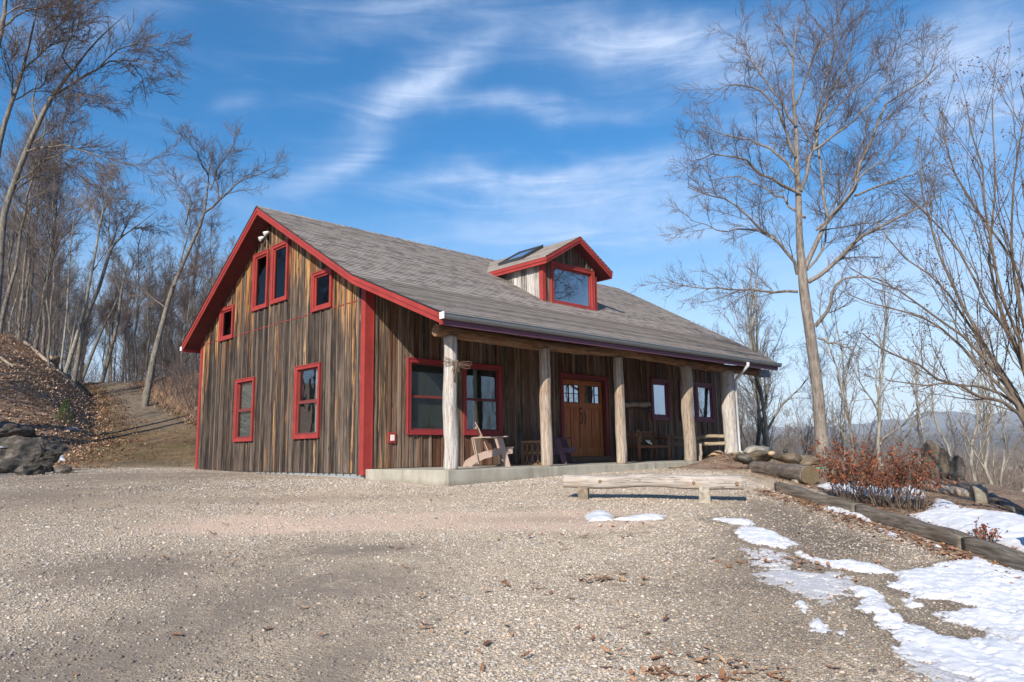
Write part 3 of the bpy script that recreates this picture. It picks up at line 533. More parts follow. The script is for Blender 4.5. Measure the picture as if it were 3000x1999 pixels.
mb = MB(); XR0, XR1, XRE = 14.75, 15.25, 12.15
roof_courses(mb, EAVE[0]-.03, EAVE[1]-.012, KINK[0], KINK[1], XL-.03, XL-.03, XRE, XR1)
roof_courses(mb, KINK[0]-.02, KINK[1]-.011, RIDGE[0], RIDGE[1], XL-.03, XL-.03, XR1, XR0)
roof_courses(mb, REAR[0]+.03, REAR[1]-.015, RIDGE[0], RIDGE[1], XL-.03, XL-.03, XR0+.2, XR0)
# ridge cap
for k in range(int((XR0-XL)/.2)):
    x = XL-.03+k*.2
    for sgn in (-1, 1):
        y = RIDGE[0]+sgn*.16; mb.poly([(x, RIDGE[0], RIDGE[1]+.03), (x+.205, RIDGE[0], RIDGE[1]+.018), (x+.205, y, rz_(y)+.012), (x, y, rz_(y)+.022)], [(x, .5), (x+.2, .5), (x+.2, .55), (x, .55)])
roof = mb.build('roof', M_SHING, HOUSE, fixn=False)
def slabp(mb, pts, x0, x1, th, mi=0, xr=None):
    for i in range(len(pts)-1):
        (ya, za), (yb, zb) = pts[i], pts[i+1]; ra, rb_ = (xr[i], xr[i+1]) if xr else (x1, x1)
        mb.hexa([(x0, ya, za-th), (ra, ya, za-th), (rb_, yb, zb-th), (x0, yb, zb-th), (x0, ya, za), (ra, ya, za), (rb_, yb, zb), (x0, yb, zb)], mi)
PR = [EAVE, KINK, RIDGE, REAR]
mb = MB(); slabp(mb, [(y, z-.012) for y, z in PR], XL+.01, 0, .10, 0, [XRE-.03, XR1-.03, XR0-.03, XR0+.15]); mb.build('roof_deck', m_plain('roof_boards', (.12, .08, .055), .8, .2), HOUSE)
# red soffit under the gable overhang, made of narrow boards
mb = MB()
for (ya, za), (yb, zb) in ((PR[1], PR[2]), (PR[2], PR[3])):
    n = int(math.hypot(yb-ya, zb-za)/.11)
    for k in range(n):
        a, b = k/n, (k+.93)/n; y0, z0, y1, z1 = ya+(yb-ya)*a, za+(zb-za)*a-.16, ya+(yb-ya)*b, za+(zb-za)*b-.16
        mb.hexa([(XL+.03, y0, z0), (-.001, y0, z0), (-.001, y1, z1), (XL+.03, y1, z1), (XL+.03, y0, z0+.03), (-.001, y0, z0+.03), (-.001, y1, z1+.03), (XL+.03, y1, z1+.03)])
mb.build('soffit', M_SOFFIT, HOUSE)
# rake fascias: a deep board and a proud upper strip
def rake(pts, x0, th, name='rake_board', m=M_RED, depth=.19, top=.018):
    mb = MB()
    slabp(mb, [(y, z-top) for y, z in pts], x0, x0+th, depth); slabp(mb, [(y, z-top-.001) for y, z in pts], x0-.018, x0-.001, depth*.5); return mb.build(name, m, HOUSE)
rake([(EAVE[0]-.0, EAVE[1]), KINK, (RIDGE[0]-.0, RIDGE[1])], XL-.0, .028)
rake([(RIDGE[0]+.001, RIDGE[1]), REAR], XL-.0, .028)
mb = MB(); slabp(mb, [(EAVE[0]-.05, EAVE[1]-.004), KINK, RIDGE, (REAR[0]+.05, REAR[1]-.02)], XL-.035, XL+.02, .014); mb.build('drip_edge', M_DARKM, HOUSE)
mb = MB(); mb.hexa([(XRE-.03, EAVE[0], EAVE[1]-.2), (XRE, EAVE[0], EAVE[1]-.2), (XR1, KINK[0], KINK[1]-.2), (XR1-.03, KINK[0], KINK[1]-.2), (XRE-.03, EAVE[0], EAVE[1]-.02), (XRE, EAVE[0], EAVE[1]-.02), (XR1, KINK[0], KINK[1]-.02), (XR1-.03, KINK[0], KINK[1]-.02)]); slabp(mb, [(KINK[0], KINK[1]-.02), (RIDGE[0], RIDGE[1]-.02)], XR0, XR0+.03, .18); mb.build('rake_board', M_RED, HOUSE)
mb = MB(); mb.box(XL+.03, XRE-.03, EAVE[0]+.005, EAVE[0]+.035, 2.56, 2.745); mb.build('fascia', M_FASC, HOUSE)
mb = MB(); mb.box(XL-.018, XL+.03, EAVE[0]-.012, EAVE[0]+.03, 2.555, 2.60); mb.box(XL, XL+.035, EAVE[0]-.02, EAVE[0]+.004, 2.56, 2.68); mb.build('fascia', M_RED, HOUSE); mb = MB(); mb.box(XL+.0, XR0, REAR[0]-.03, REAR[0], 3.40, 3.60); mb.build('fascia', M_RED, HOUSE)
# gutter: profile swept along x
def gutter(x0, x1, y, z, name='gutter', sgn=1):
    pr = [(0, .105), (0, 0), (-.06, -.0), (-.085, .03), (-.098, .06), (-.098, .085), (-.115, .09), (-.115, .108), (-.104, .108), (-.104, .098), (-.088, .094), (-.088, .062), (-.055, .012), (-.008, .012), (-.008, .105)]
    mb = MB(); A = [(x0, y+sgn*a, z+b) for a, b in pr]; B = [(x1, y+sgn*a, z+b) for a, b in pr]
    for i in range(len(pr)-1): mb.poly([A[i], B[i], B[i+1], A[i+1]])
    e = [(0, .105), (0, 0), (-.06, 0), (-.085, .03), (-.098, .06), (-.1, .108)]
    mb.poly([(x0-.001, y+sgn*a, z+b) for a, b in e]); mb.poly([(x1+.001, y+sgn*a, z+b) for a, b in e][::-1])
    return mb.build(name, M_GUT, HOUSE)
gutter(XL-.02, XRE+.06, EAVE[0]+.0, 2.665)
mb = MB(); mb.box(XL-.03, XL-.022, EAVE[0]-.118, EAVE[0]+.01, 2.655, 2.78); mb.build('gutter_end_cap', M_WHITE, HOUSE); mb = MB(); mb.box(XL-.03, XL-.01, REAR[0]-.02, REAR[0]+.1, 3.44, 3.56); mb.build('gutter_end_cap', M_WHITE, HOUSE)
# porch ceiling boards, log beam, posts
mb = MB(); slabp(mb, [(EAVE[0]+.05, EAVE[1]-.16), (KINK[0]-.02+.2, KINK[1]-.13)], XL+.05, 0, .02, 0, [XRE-.1, XR1-.1]); mb.build('porch_ceiling', m_plain('porch_ceiling_boards', (.10, .065, .045), .8, .25, 6), HOUSE)
def logmesh(p, q, r0, r1, seed, m, parent, name, n=20, rings=26, amp=.08, lump=.5, endm=None, flare=0., loc=None, wob=.02, sq=0.):
    p = Vector(p); q = Vector(q); loc = Vector(loc if loc is not None else p); d = q-p; L = d.length; d.normalize(); ref = Vector((0, 0, 1)) if abs(d.z) < .8 else Vector((1, 0, 0)); a = d.cross(ref).normalized(); b = d.cross(a); mb = MB(); base = 0; V = []
    for i in range(rings):
        t_ = i/(rings-1); c = p+d*L*t_+a*wob*mn.noise(Vector((t_*3, seed, 1)))*2+b*wob*mn.noise(Vector((t_*3, seed, 7)))*2; r = r0+(r1-r0)*t_+flare*max(0, 1-t_*5)**2
        for k in range(n):
            an = 2*math.pi*k/n; ca, sa = math.cos(an), math.sin(an); nz = mn.noise(Vector((ca*1.2, sa*1.2, t_*L*1.1+seed*9)))*amp+mn.noise(Vector((ca*3, sa*3, t_*L*3+seed*5)))*amp*lump
            nz += .035*mn.noise(Vector((ca*7, sa*7, t_*L*.5+seed)));  s_ = 1.
            if sq: s_ = 1+sq*(1/max(abs(ca), abs(sa))-1)
            V.append(tuple(c+(a*ca+b*sa)*r*s_*(1+nz)-loc))
    mb.v = V
    for i in range(rings-1):
        for k in range(n): mb.f.append((i*n+k, i*n+(k+1) % n, (i+1)*n+(k+1) % n, (i+1)*n+k)); mb.uv.append([(0, 0)]*4); mb.sm.append(True); mb.mi.append(0)
    mb.f.append(tuple(range(n))[::-1]); mb.uv.append([(0, 0)]*n); mb.sm.append(False); mb.mi.append(1 if endm else 0)
    mb.f.append(tuple((rings-1)*n+k for k in range(n))); mb.uv.append([(0, 0)]*n); mb.sm.append(False); mb.mi.append(1 if endm else 0)
    o = mb.build(name, [m, endm] if endm else m, parent); o.location = loc; return o
for i, (x, r0, r1, m, sd, fl) in enumerate([(.275, .138, .128, M_LOGPALE, 1, .0), (2.87, .125, .115, M_LOGTAN, 2, .0), (5.40, .125, .112, M_LOGTAN, 3, .0), (8.28, .16, .15, M_LOGGREY, 4, .0), (10.37, .19, .17, M_LOGPALE, 5, .035)]):
    logmesh((x, -2.51, 0), (x-.0, -2.51, 2.5), r0, r1, sd, m, HOUSE, 'porch_post', amp=.10 if i != 4 else .14, flare=fl, rings=60, n=34, wob=.016, lump=.7)
logmesh((-.07, -2.5, 2.585), (12.1, -2.5, 2.57), .115, .12, 9, M_BEAM, HOUSE, 'porch_beam', n=22, rings=120, amp=.16, wob=.04)
mb = MB(); mb.box(12.05, 12.72, -2.62, -2.4, 2.45, 2.66); mb.build('beam_end_cap', m_plain('blue_grey_paint', (.2, .24, .30), .6, .1), HOUSE)
# downspout
mb = MB(); P = [(10.25, -3.24, 2.66), (10.25, -3.24, 2.58), (10.33, -3.02, 2.42), (10.50, -2.73, 2.28), (10.53, -2.66, 2.2), (10.56, -2.66, .25), (10.60, -2.8, .14)]
mb.tube(P, [.045, .045, .04, .04, .04, .04, .04], 8); mb.build('downspout', M_GUTW, HOUSE)
# side railing between the last post and the wall
RAILI = []
for z, sd in ((.66, 11), (.46, 12)):
    logmesh((10.37, -2.35, z), (10.55, -.02, z), .05, .06, sd, M_RAIL, HOUSE, 'railing', n=12, rings=14, amp=.06)
# concrete porch slab
mb = MB(); mb.box(.03, 10.75, -2.735, -.031, -.6, 0); slab = mb.build('porch_floor', M_CONC, HOUSE, bevel=.012)
M_JOINT = m_plain('joint_grey', (.17, .165, .15))
for xj in (2.65, 6.4): mb = MB(); mb.box(xj, xj+.008, -2.738, -2.7355, -.5, .0); mb.build('floor_joint', M_JOINT, HOUSE)
logmesh((8.53, -2.66, -.02), (8.56, -2.66, .45), .045, .035, 14, M_LOGTAN, HOUSE, 'railing_stub', n=10, rings=8, amp=.05)

# windows -------------------------------------------------------------
def window(conv, w, paint, glass, style='double', depth=.055, cw=.085, back=None, backm=None, parent=HOUSE, sashm=None, sill=True, sw=.045):
    a, b, z0, z1 = w; loc = conv((a+b)/2, 0, z0); sashm = sashm or paint
    root = empty('window', loc); root.parent = parent
    C = lambda s, n, z: tuple(Vector(conv(s, n, z))-Vector(loc))
    def bx(mb, s0, s1, n0, n1, y0, y1): mb.hexa([C(s0, n0, y0), C(s1, n0, y0), C(s1, n1, y0), C(s0, n1, y0), C(s0, n0, y1), C(s1, n0, y1), C(s1, n1, y1), C(s0, n1, y1)])
    def ring(mb, s0, s1, y0, y1, wd_, n0, n1):
        bx(mb, s0, s0+wd_, n0, n1, y0, y1); bx(mb, s1-wd_, s1, n0, n1, y0, y1); bx(mb, s0+wd_, s1-wd_, n0, n1, y0, y0+wd_); bx(mb, s0+wd_, s1-wd_, n0, n1, y1-wd_, y1)
    mb = MB(); ring(mb, a, b, z0, z1, cw, -.04, depth); ring(mb, a-.008, b+.008, z0-.008, z1+.008, .028, depth-.02, depth+.014)
    mb.build('window_frame', paint, root, bevel=.004)
    A, B, Z0, Z1 = a+cw, b-cw, z0+cw, z1-cw; mb = MB(); panes = []
    if style == 'double':
        zm = (Z0+Z1)/2+.0; ring(mb, A+.001, B-.001, Z0+.001, zm, sw, -.03, .012); ring(mb, A+.001, B-.001, zm+.0, Z1-.001, sw*.8, -.05, -.012); panes = [(A+sw*.6, B-sw*.6, Z0+sw*.6, zm-.01, -.01), (A+sw*.6, B-sw*.6, zm, Z1-sw*.6, -.03)]
    elif style == 'twin':
        m_ = (A+B)/2; bx(mb, m_-.05, m_+.05, -.03, depth*.7, Z0, Z1)
        for s0, s1 in ((A+.001, m_-.051), (m_+.051, B-.001)): ring(mb, s0, s1, Z0+.001, Z1-.001, .06, -.03, .02); panes.append((s0+.05, s1-.05, Z0+.05, Z1-.05, -.005))
    else:
        ring(mb, A+.001, B-.001, Z0+.001, Z1-.001, sw, -.03, .018); panes = [(A+sw*.7, B-sw*.7, Z0+sw*.7, Z1-sw*.7, -.008)]
    mb.build('sash', sashm, root, bevel=.003)
    for p_ in panes:
        mb = MB(); bx(mb, p_[0], p_[1], p_[4]-.004, p_[4], p_[2], p_[3]); mb.build('pane', glass, root)
    if back:
        mb = MB()
        for (f0, f1, g0, g1) in back:
            s0, s1 = A+(B-A)*f0, A+(B-A)*f1; y0, y1 = Z0+(Z1-Z0)*g0, Z0+(Z1-Z0)*g1
            n = max(2, int((s1-s0)/.035)) if backm is M_CURT else 1
            for k in range(n):
                off = .02*math.sin(k*2.1) if n > 1 else 0; q0, q1 = s0+(s1-s0)*k/n, s0+(s1-s0)*(k+1)/n; o2 = .02*math.sin((k+1)*2.1) if n > 1 else 0
                mb.poly([C(q0, -.09+off, y0), C(q1, -.09+o2, y0), C(q1, -.09+o2, y1), C(q0, -.09+off, y1)])
        mb.build('curtain' if backm is M_CURT else 'blind', backm, root)
    return root
sty = [('single', None), ('single', None), ('single', None), ('single', None), ('double', [(0, 1, 0, 1)]), ('double', [(0, .32, 0, 1)])]
for i, w in enumerate(GW):
    window(gx, w, M_RED, M_GLASSG if i < 4 else M_GLASS, sty[i][0], back=sty[i][1], backm=(M_BLIND if i == 4 else M_CURT), sashm=None if i < 4 else M_SASH)
window(fx, FWN[0], M_REDP, M_GLASSG, 'double', back=[(0, 1, 0, 1)], backm=M_BLIND, cw=.1, sashm=M_SASH, sw=.035)
window(fx, FWN[1], M_REDP, M_GLASS, 'double', back=[(.3, .42, 0, 1)], backm=M_CURT, cw=.1, sashm=M_SASH, sw=.035)
window(fx, FWN[2], M_REDSHADE, M_GLASSR, 'single', cw=.095, sw=.08)
window(fx, FWN[3], M_REDSHADE, M_GLASSR, 'twin', cw=.095)

# door -----------------------------------------------------------------
def door():
    a, b, z0, z1 = DOORF; r = empty('double_door', ((a+b)/2, 0, 0)); r.parent = HOUSE; r['label'] = 'orange-brown varnished double door with small glazed lights in shade-tinted red trim'
    cx = (a+b)/2
    def B(mb, s0, s1, n0, n1, y0, y1): mb.box(s0-cx, s1-cx, -n1, -n0, y0, y1)
    mb = MB(); B(mb, a, a+.1, -.03, .05, .0, z1); B(mb, b-.1, b, -.03, .05, .0, z1); B(mb, a+.1, b-.1, -.03, .05, z1-.1, z1); B(mb, a-.01, b+.01, .03, .065, z1-.03, z1+.012); mb.build('door_frame', M_TRIMSHADE, r, bevel=.004)
    mb = MB(); B(mb, a+.06, b-.06, -.2, -.18, .15, z1-.1); B(mb, a+.1, a+.125, -.16, .0, .16, z1-.1); B(mb, b-.125-.0, b-.1, -.16, .0, .16, z1-.1); B(mb, a+.125, b-.125, -.16, 0, z1-.14, z1-.1); mb.build('jamb', M_DOORD, r)
    mb = MB(); B(mb, a-.04, b+.08, -.1, .18, .005, .155); mb.build('door_step', M_SILL, r, bevel=.01)
    m_ = (a+.125+b-.125)/2
    for li, (s0, s1) in enumerate(((a+.128, m_-.006), (m_+.006, b-.128))):
        leaf = MB(); n0, n1 = -.11, -.07; y0, y1 = .16, z1-.145; st = .105; g0, g1 = y1-.62, y1-.13; p0, p1 = y0+.24, g0-.14
        def L(s, e, y, f, n=n1): B(leaf, s, e, n0, n, y, f)
        L(s0, s0+st, y0, y1); L(s1-st, s1, y0, y1); L(s0+st, s1-st, y0, p0); L(s0+st, s1-st, p1, g0); L(s0+st, s1-st, g1, y1)
        mm = (s0+s1)/2; L(mm-.045, mm+.045, p0, p1)
        for q0, q1 in ((s0+st, mm-.045), (mm+.045, s1-st)):
            B(leaf, q0, q1, n0, n0+.012, p0, p1); B(leaf, q0+.028, q1-.028, n0+.012, n1-.012, p0+.03, p1-.03)
        leaf.build('door_leaf', M_DOOR, r, bevel=.003)
        mb = MB(); gw = (s1-s0-2*st)
        for k in (1, 2): x = s0+st+gw*k/3; B(mb, x-.009, x+.009, n0+.005, n1-.004, g0, g1)
        B(mb, s0+st, s1-st, n0+.006, n1-.005, (g0+g1)/2-.009, (g0+g1)/2+.009)
        for e_ in ((s0+st, s0+st+.012), (s1-st-.012, s1-st)): B(mb, e_[0], e_[1], n0+.005, n1+.003, g0, g1)
        B(mb, s0+st, s1-st, n0+.005, n1+.003, g0, g0+.012); B(mb, s0+st, s1-st, n0+.005, n1+.003, g1-.012, g1); mb.build('muntins', M_DOORD, r)
        mb = MB(); B(mb, s0+st, s1-st, n0+.014, n0+.018, g0, g1); mb.build('pane', M_GLASSR, r)
    for s in (m_-.075, m_+.075):
        mb = MB(); mb.tube([(s-cx, .07, 1.12), (s-cx, .03, 1.12), (s-cx, .02, 1.16), (s-cx, .025, 1.24), (s-cx, .045, 1.29), (s-cx, .07, 1.3)], .011, 8); mb.tube([(s-cx, .069, 1.06), (s-cx, .05, 1.06)], .028, 10); mb.tube([(s-cx, .069, 1.33), (s-cx, .05, 1.33)], .028, 10); mb.build('door_handle', M_DARKM, r)
    mb = MB()
    mb.tube([(m_-.08-cx, .069, 1.47), (m_-.08-cx, .045, 1.47)], .032, 12); mb.build('deadbolt', M_DARKM, r)
door()
# little red-framed box by the corner
mb = MB(); mb.box(.575, .79, -.045, .0, .53, .76); o = mb.build('outlet_box', M_RED, HOUSE, bevel=.006); mb = MB(); mb.box(.63, .735, -.06, -.046, .58, .71); mb.build('cover', M_WHITE, o, bevel=.01)

# dormer ----------------------------------------------------------------
DX0, DX1, DYF, DY0 = 6.06, 8.31, .52, .165
DAP = (7.27, 6.44); DEV = 5.6; DS = (DAP[1]-DEV)/(DAP[0]-5.83)
DORM = empty('dormer', (7.27, DYF, 4.3)); DORM.parent = HOUSE
def Dp(o): o.matrix_parent_inverse = Matrix.Translation((-7.27, -DYF, -4.3)); return o
dz = lambda x: DAP[1]-DS*abs(x-DAP[0])-.14
mb = MB(); boards(mb, lambda s, n, z: (s, DYF-n, z), DX0+.02, DX1-.02, 4.30, dz, [(6.40, 8.14, 4.2, 5.60)], .26, brk=(DAP[0],), seed=21); Dp(mb.build('dormer_front', M_FRONT, DORM)); mb = MB()
for nm, X0, sg in (('L', DX0, -1), ('R', DX1, 1)):
    zr = lambda y: rz_(y)
    y = DYF+.02; k = 0; rd = random.Random(5)
    while y < 2.9:
        y1 = y+.27*rd.uniform(.9, 1.1); z0a, z0b = zr(y)-.02, zr(y1)-.02; zt_ = dz(X0)-.0
        if z0a < zt_: mb.hexa([(X0, y, z0a), (X0+sg*.02, y, z0a), (X0+sg*.02, y1, min(z0b, zt_)), (X0, y1, min(z0b, zt_)), (X0, y, zt_), (X0+sg*.02, y, zt_), (X0+sg*.02, y1, zt_), (X0, y1, zt_)], 0, lambda q: (0, zt_-q[2])); mb.box(X0+(sg*.021), X0+sg*.036, y1-.03, y1+.02, min(z0b, zt_), zt_, 0, lambda q: (0, zt_-q[2]))
        y = y1
    Dp(mb.build('dormer_wall', M_DORM, DORM)); mb = MB()
mb = MB(); mb.box(DX0-.05, DX0+.075, DYF-.04, DYF-.002, 4.30, 5.47); mb.box(DX0-.05, DX0-.022, DYF-.002, DYF+.1, 4.34, 5.46); Dp(mb.build('dormer_corner_board', M_RED, DORM)); mb = MB(); mb.box(DX1-.075, DX1+.05, DYF-.04, DYF-.002, 4.30, 5.47); Dp(mb.build('dormer_corner_board', M_RED, DORM))
mb = MB()
def droof(sg):
    ex = DAP[0]+sg*(DAP[0]-5.80); L = math.hypot(ex-DAP[0], DAP[1]-DEV); n = 12
    for i in range(n):
        ta, tb = i/n, (i+1)/n; 
        xa, za = ex+(DAP[0]-ex)*ta, DEV+.0+(DAP[1]-DEV)*ta; xb, zb = ex+(DAP[0]-ex)*tb, DEV+(DAP[1]-DEV)*tb
        yb_a = RIDGE[0]-(RIDGE[1]-za)/(RIDGE[1]-KINK[1])*(RIDGE[0]-KINK[0])+.0; yb_b = RIDGE[0]-(RIDGE[1]-zb)/(RIDGE[1]-KINK[1])*(RIDGE[0]-KINK[0])
        y0 = DY0-.03; q = [(xa, y0, za+.017), (xa, yb_a, za+.017), (xb, yb_b, zb+.002), (xb, y0, zb+.002)]
        mb.poly(q, [(y0, i*.145+.003), (yb_a, i*.145+.003), (yb_b, i*.145+.142), (y0, i*.145+.142)]); mb.poly([(xa, y0, za-.01), (xa, yb_a, za-.01), (xa, yb_a, za+.012), (xa, y0, za+.012)], [(0, i*.145+.01)]*4)
for sg in (-1, 1): droof(sg)
Dp(mb.build('dormer_roof', M_SHING, DORM, fixn=False))
mb = MB(); q = []
for sg in (-1, 1):
    ex = DAP[0]+sg*1.44
    for (a0, a1, h0, h1) in (((DY0, DY0+.03, .19, .012)), (DY0-.018, DY0-.001, .11, .012)):
        mb.hexa([(ex, a0, DEV-h0), (DAP[0]+sg*.0005, a0, DAP[1]-h0), (DAP[0]+sg*.0005, a1, DAP[1]-h0), (ex, a1, DEV-h0), (ex, a0, DEV-h1), (DAP[0]+sg*.0005, a0, DAP[1]-h1), (DAP[0]+sg*.0005, a1, DAP[1]-h1), (ex, a1, DEV-h1)])
    xa, xb = sorted((ex, ex+sg*-.03)); mb.box(xa, xb, DY0+.031, 2.56, DEV-.19, DEV-.012)
    xa, xb = sorted((ex+sg*.001, ex+sg*.018)); mb.box(xa, xb, DY0+.0, 2.62, DEV-.11, DEV-.012)
Dp(mb.build('dormer_fascia', M_RED, DORM))
mb = MB()
for sg in (-1, 1):
    ex = DAP[0]+sg*1.41; mb.hexa([(ex, DY0+.03, DEV-.15), (DAP[0], DY0+.03, DAP[1]-.15), (DAP[0], 2.3, DAP[1]-.15), (ex, 2.3, DEV-.15), (ex, DY0+.03, DEV-.02), (DAP[0], DY0+.03, DAP[1]-.02), (DAP[0], 2.3, DAP[1]-.02), (ex, 2.3, DEV-.02)])
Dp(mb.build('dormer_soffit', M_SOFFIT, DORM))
mb = MB(); mb.box(DX0+.05, DX1-.05, 1.9, 1.95, 4.3, 5.5); mb.box(DX0+.03, DX0+.06, .56, 1.9, 4.3, 5.4); mb.box(DX1-.06, DX1-.03, .56, 1.9, 4.3, 5.4); Dp(mb.build('dormer_room', m_plain('pale_room_wall', (.3, .33, .36)), DORM))
window(lambda s, n, z: (s, DYF-n, z), (6.33, 8.21, 4.37, 5.615), M_RED, M_GLASSD, 'single', cw=.11, sw=.05, depth=.07, back=[(.92, 1, 0, .8)], backm=M_CURT)
# skylight on the dormer's left slope
sk = MB(); sl = lambda x, h: (DAP[1]-DS*(DAP[0]-x))+h
def skq(x0, x1, y0, y1, h0, h1, mb, mi=0): mb.hexa([(x0, y0, sl(x0, h0)), (x1, y0, sl(x1, h0)), (x1, y1, sl(x1, h0)), (x0, y1, sl(x0, h0)), (x0, y0, sl(x0, h1)), (x1, y0, sl(x1, h1)), (x1, y1, sl(x1, h1)), (x0, y1, sl(x0, h1))], mi)
for q in ((6.2, 7.1, 1.46, 1.53), (6.2, 7.1, 2.42, 2.49), (6.2, 6.27, 1.53, 2.42), (7.03, 7.1, 1.53, 2.42)): skq(*q, .0, .11, sk)
sko = Dp(sk.build('skylight', M_DARKM, DORM)); sg_ = MB(); skq(6.27, 7.03, 1.53, 2.42, .07, .085, sg_); sg_.build('pane', m_glass('skylight_glass', .55, (.3, .35, .4)), sko)
# floodlight under the peak
FL = empty('floodlight', (-.03, 4.72, 6.02)); FL.parent = HOUSE
mb = MB(); mb.tube([(.0, 0, 0), (-.04, 0, 0)], .055, 14); mb.tube([(-.03, -.14, .04), (-.05, 0, .02), (-.06, .09, .03)], .012, 8); mb.box(-.03, .005, -.2, -.16, -.22, .02); mb.build('bracket', M_DARKM, FL)
for dy_, dz_ in ((.10, -.01), (-.17, .07)):
    mb = MB(); mb.tube([(-.05, dy_, dz_+.02), (-.09, dy_+.02, dz_+.0), (-.17, dy_+.04, dz_-.05)], [.025, .04, .062], 14); mb.build('lamp_head', M_WHITE, FL)

# ------------------------------------------------------------------ things on the porch
def adirondack(name, loc, rz, m, label):
    """faces +x before rotation; origin below the seat centre"""
    r = empty(name, loc, rz); tag(r, label, 'chair', 'adirondack chairs on the porch')
    W2 = .30
    for s in (-1, 1):
        mb = MB(); y = s*W2; pr = [(-.60, .02), (-.66, .0), (-.60, .13), (-.42, .24), (-.12, .34), (.22, .385), (.40, .375), (.40, .27), (.1, .235), (-.2, .17), (-.40, .08), (-.5, .0)]
        A = [(x, y-.014, z) for x, z in pr]; B = [(x, y+.014, z) for x, z in pr]; mb.poly(A); mb.poly(B[::-1]); n = len(pr)
        for i in range(n): mb.poly([A[i], B[i], B[(i+1) % n], A[(i+1) % n]])
        mb.build('seat_side', m, r)
        mb = MB(); yy = s*(W2+.03); mb.hexa([(.24, yy-.014, 0), (.36, yy-.014, 0), (.36, yy+.014, 0), (.24, yy+.014, 0), (.07, yy-.014, .60), (.2, yy-.014, .60), (.2, yy+.014, .60), (.07, yy+.014, .60)]); mb.build('leg', m, r)
        mb = MB(); ya = s*(W2+.06); mb.hexa([(-.46, ya-.05, .6), (.32, ya-.07, .62), (.32, ya+.07, .62), (-.46, ya+.03, .6), (-.46, ya-.05, .624), (.32, ya-.07, .644), (.32, ya+.07, .644), (-.46, ya+.03, .624)]); mb.build('armrest', m, r, bevel=.006)
        mb = MB(); mb.bar((-.34, ya, .06), (-.44, ya, .6), .02, .07, (0, 1, 0)); mb.build('leg', m, r)
    mb = MB()
    for k in range(6):
        x = .40-k*.095; z = .39 if k < 3 else .39-(k-2)*.025; mb.box(x-.04, x+.04, -W2-.014, W2+.014, z, z+.02)
    mb.box(.40, .42, -W2, W2, .27, .385); mb.build('seat', m, r, bevel=.004)
    mb = MB()
    for k in range(5):
        y = (k-2)*.115; h = .66-.05*abs(k-2)**1.4; mb.hexa([(-.12, y-.047, .30), (-.12, y+.047, .30), (-.10, y+.047, .30), (-.10, y-.047, .30), (-.12-h*.42, y*1.1-.052, .30+h), (-.12-h*.42, y*1.1+.052, .30+h), (-.1-h*.42, y*1.1+.052, .30+h), (-.1-h*.42, y*1.1-.052, .30+h)])
    mb.box(-.30, -.27, -.28, .28, .60, .66); mb.box(-.385, -.365, -.24, .24, .80, .86); mb.build('backrest', m, r); return r
adirondack('adirondack_chair', (2.62, -1.10, 0), math.radians(-38), M_TAUPE, 'taupe slatted adirondack chair standing in the sun beside the first porch post').scale = (1.0, 1, 1.02)
adirondack('adirondack_chair', (5.0, -.80, 0), math.radians(-62), M_PLUMCH, 'dark plum adirondack chair in the shade left of the double door')
# rattan side table
rt = empty('rattan_table', (3.92, -1.05, 0)); tag(rt, 'small round rattan side table with looped cane sides between the two adirondack chairs', 'side table')
mb = MB(); mb.tube([(0, 0, .54), (0, 0, .56)], .27, 24); mb.tube([(.265*math.cos(k*math.pi/12), .265*math.sin(k*math.pi/12), .545) for k in range(25)], .016, 6, False); mb.build('tabletop', M_RATTAN, rt)
mb = MB()
for z in (.02, .28, .53): mb.tube([(.25*math.cos(k*math.pi/12), .25*math.sin(k*math.pi/12), z) for k in range(25)], .010, 6, False)
for k in range(12):
    a = k*math.pi/6
    for s in (1, -1):
        for z0, z1 in ((.28, .53), (.02, .28)):
            P = []
            for j in range(9):
                t_ = j/8; an = a+s*.24*math.sin(t_*math.pi)**.8; P.append((.25*math.cos(an), .25*math.sin(an), z0+(z1-z0)*t_))
            mb.tube(P, .007, 5, False)
mb.build('cane_frame', M_RATTAN, rt)
# rustic bench by the wall
bn = empty('rustic_bench', (9.05, -.62, 0)); tag(bn, 'reddish log bench with slatted back against the wall right of the door', 'bench')
for sx in (-.72, .72):
    for y, h in ((-.22, .68), (.25, .84)):
        mb = MB(); mb.tube([(sx, y, 0), (sx+.01, y, h*.5), (sx, y, h)], [.055, .05, .052], 12); mb.build('leg', M_REDWOOD, bn)
    mb = MB(); mb.tube([(sx, -.27, .66), (sx, .27, .66)], .04, 10); mb.build('armrest', M_REDWOOD, bn)
mb = MB(); mb.tube([(-.72, -.22, .40), (.72, -.22, .40)], .04, 10); mb.tube([(-.72, .22, .40), (.72, .22, .40)], .04, 10)
for k in range(5): mb.box(-.70, .70, -.2+k*.085, -.13+k*.085, .42, .445)
mb.build('seat', M_REDWOOD, bn)
mb = MB(); mb.tube([(-.72, .27, .82), (.72, .27, .82)], .035, 10)
for k in range(15): x = -.66+k*.094; mb.hexa([(x-.032, .24, .46), (x+.032, .24, .46), (x+.032, .26, .46), (x-.032, .26, .46), (x-.032, .27, .84), (x+.032, .27, .84), (x+.032, .29, .84), (x-.032, .29, .84)])
mb.build('backrest', M_REDWOOD, bn)
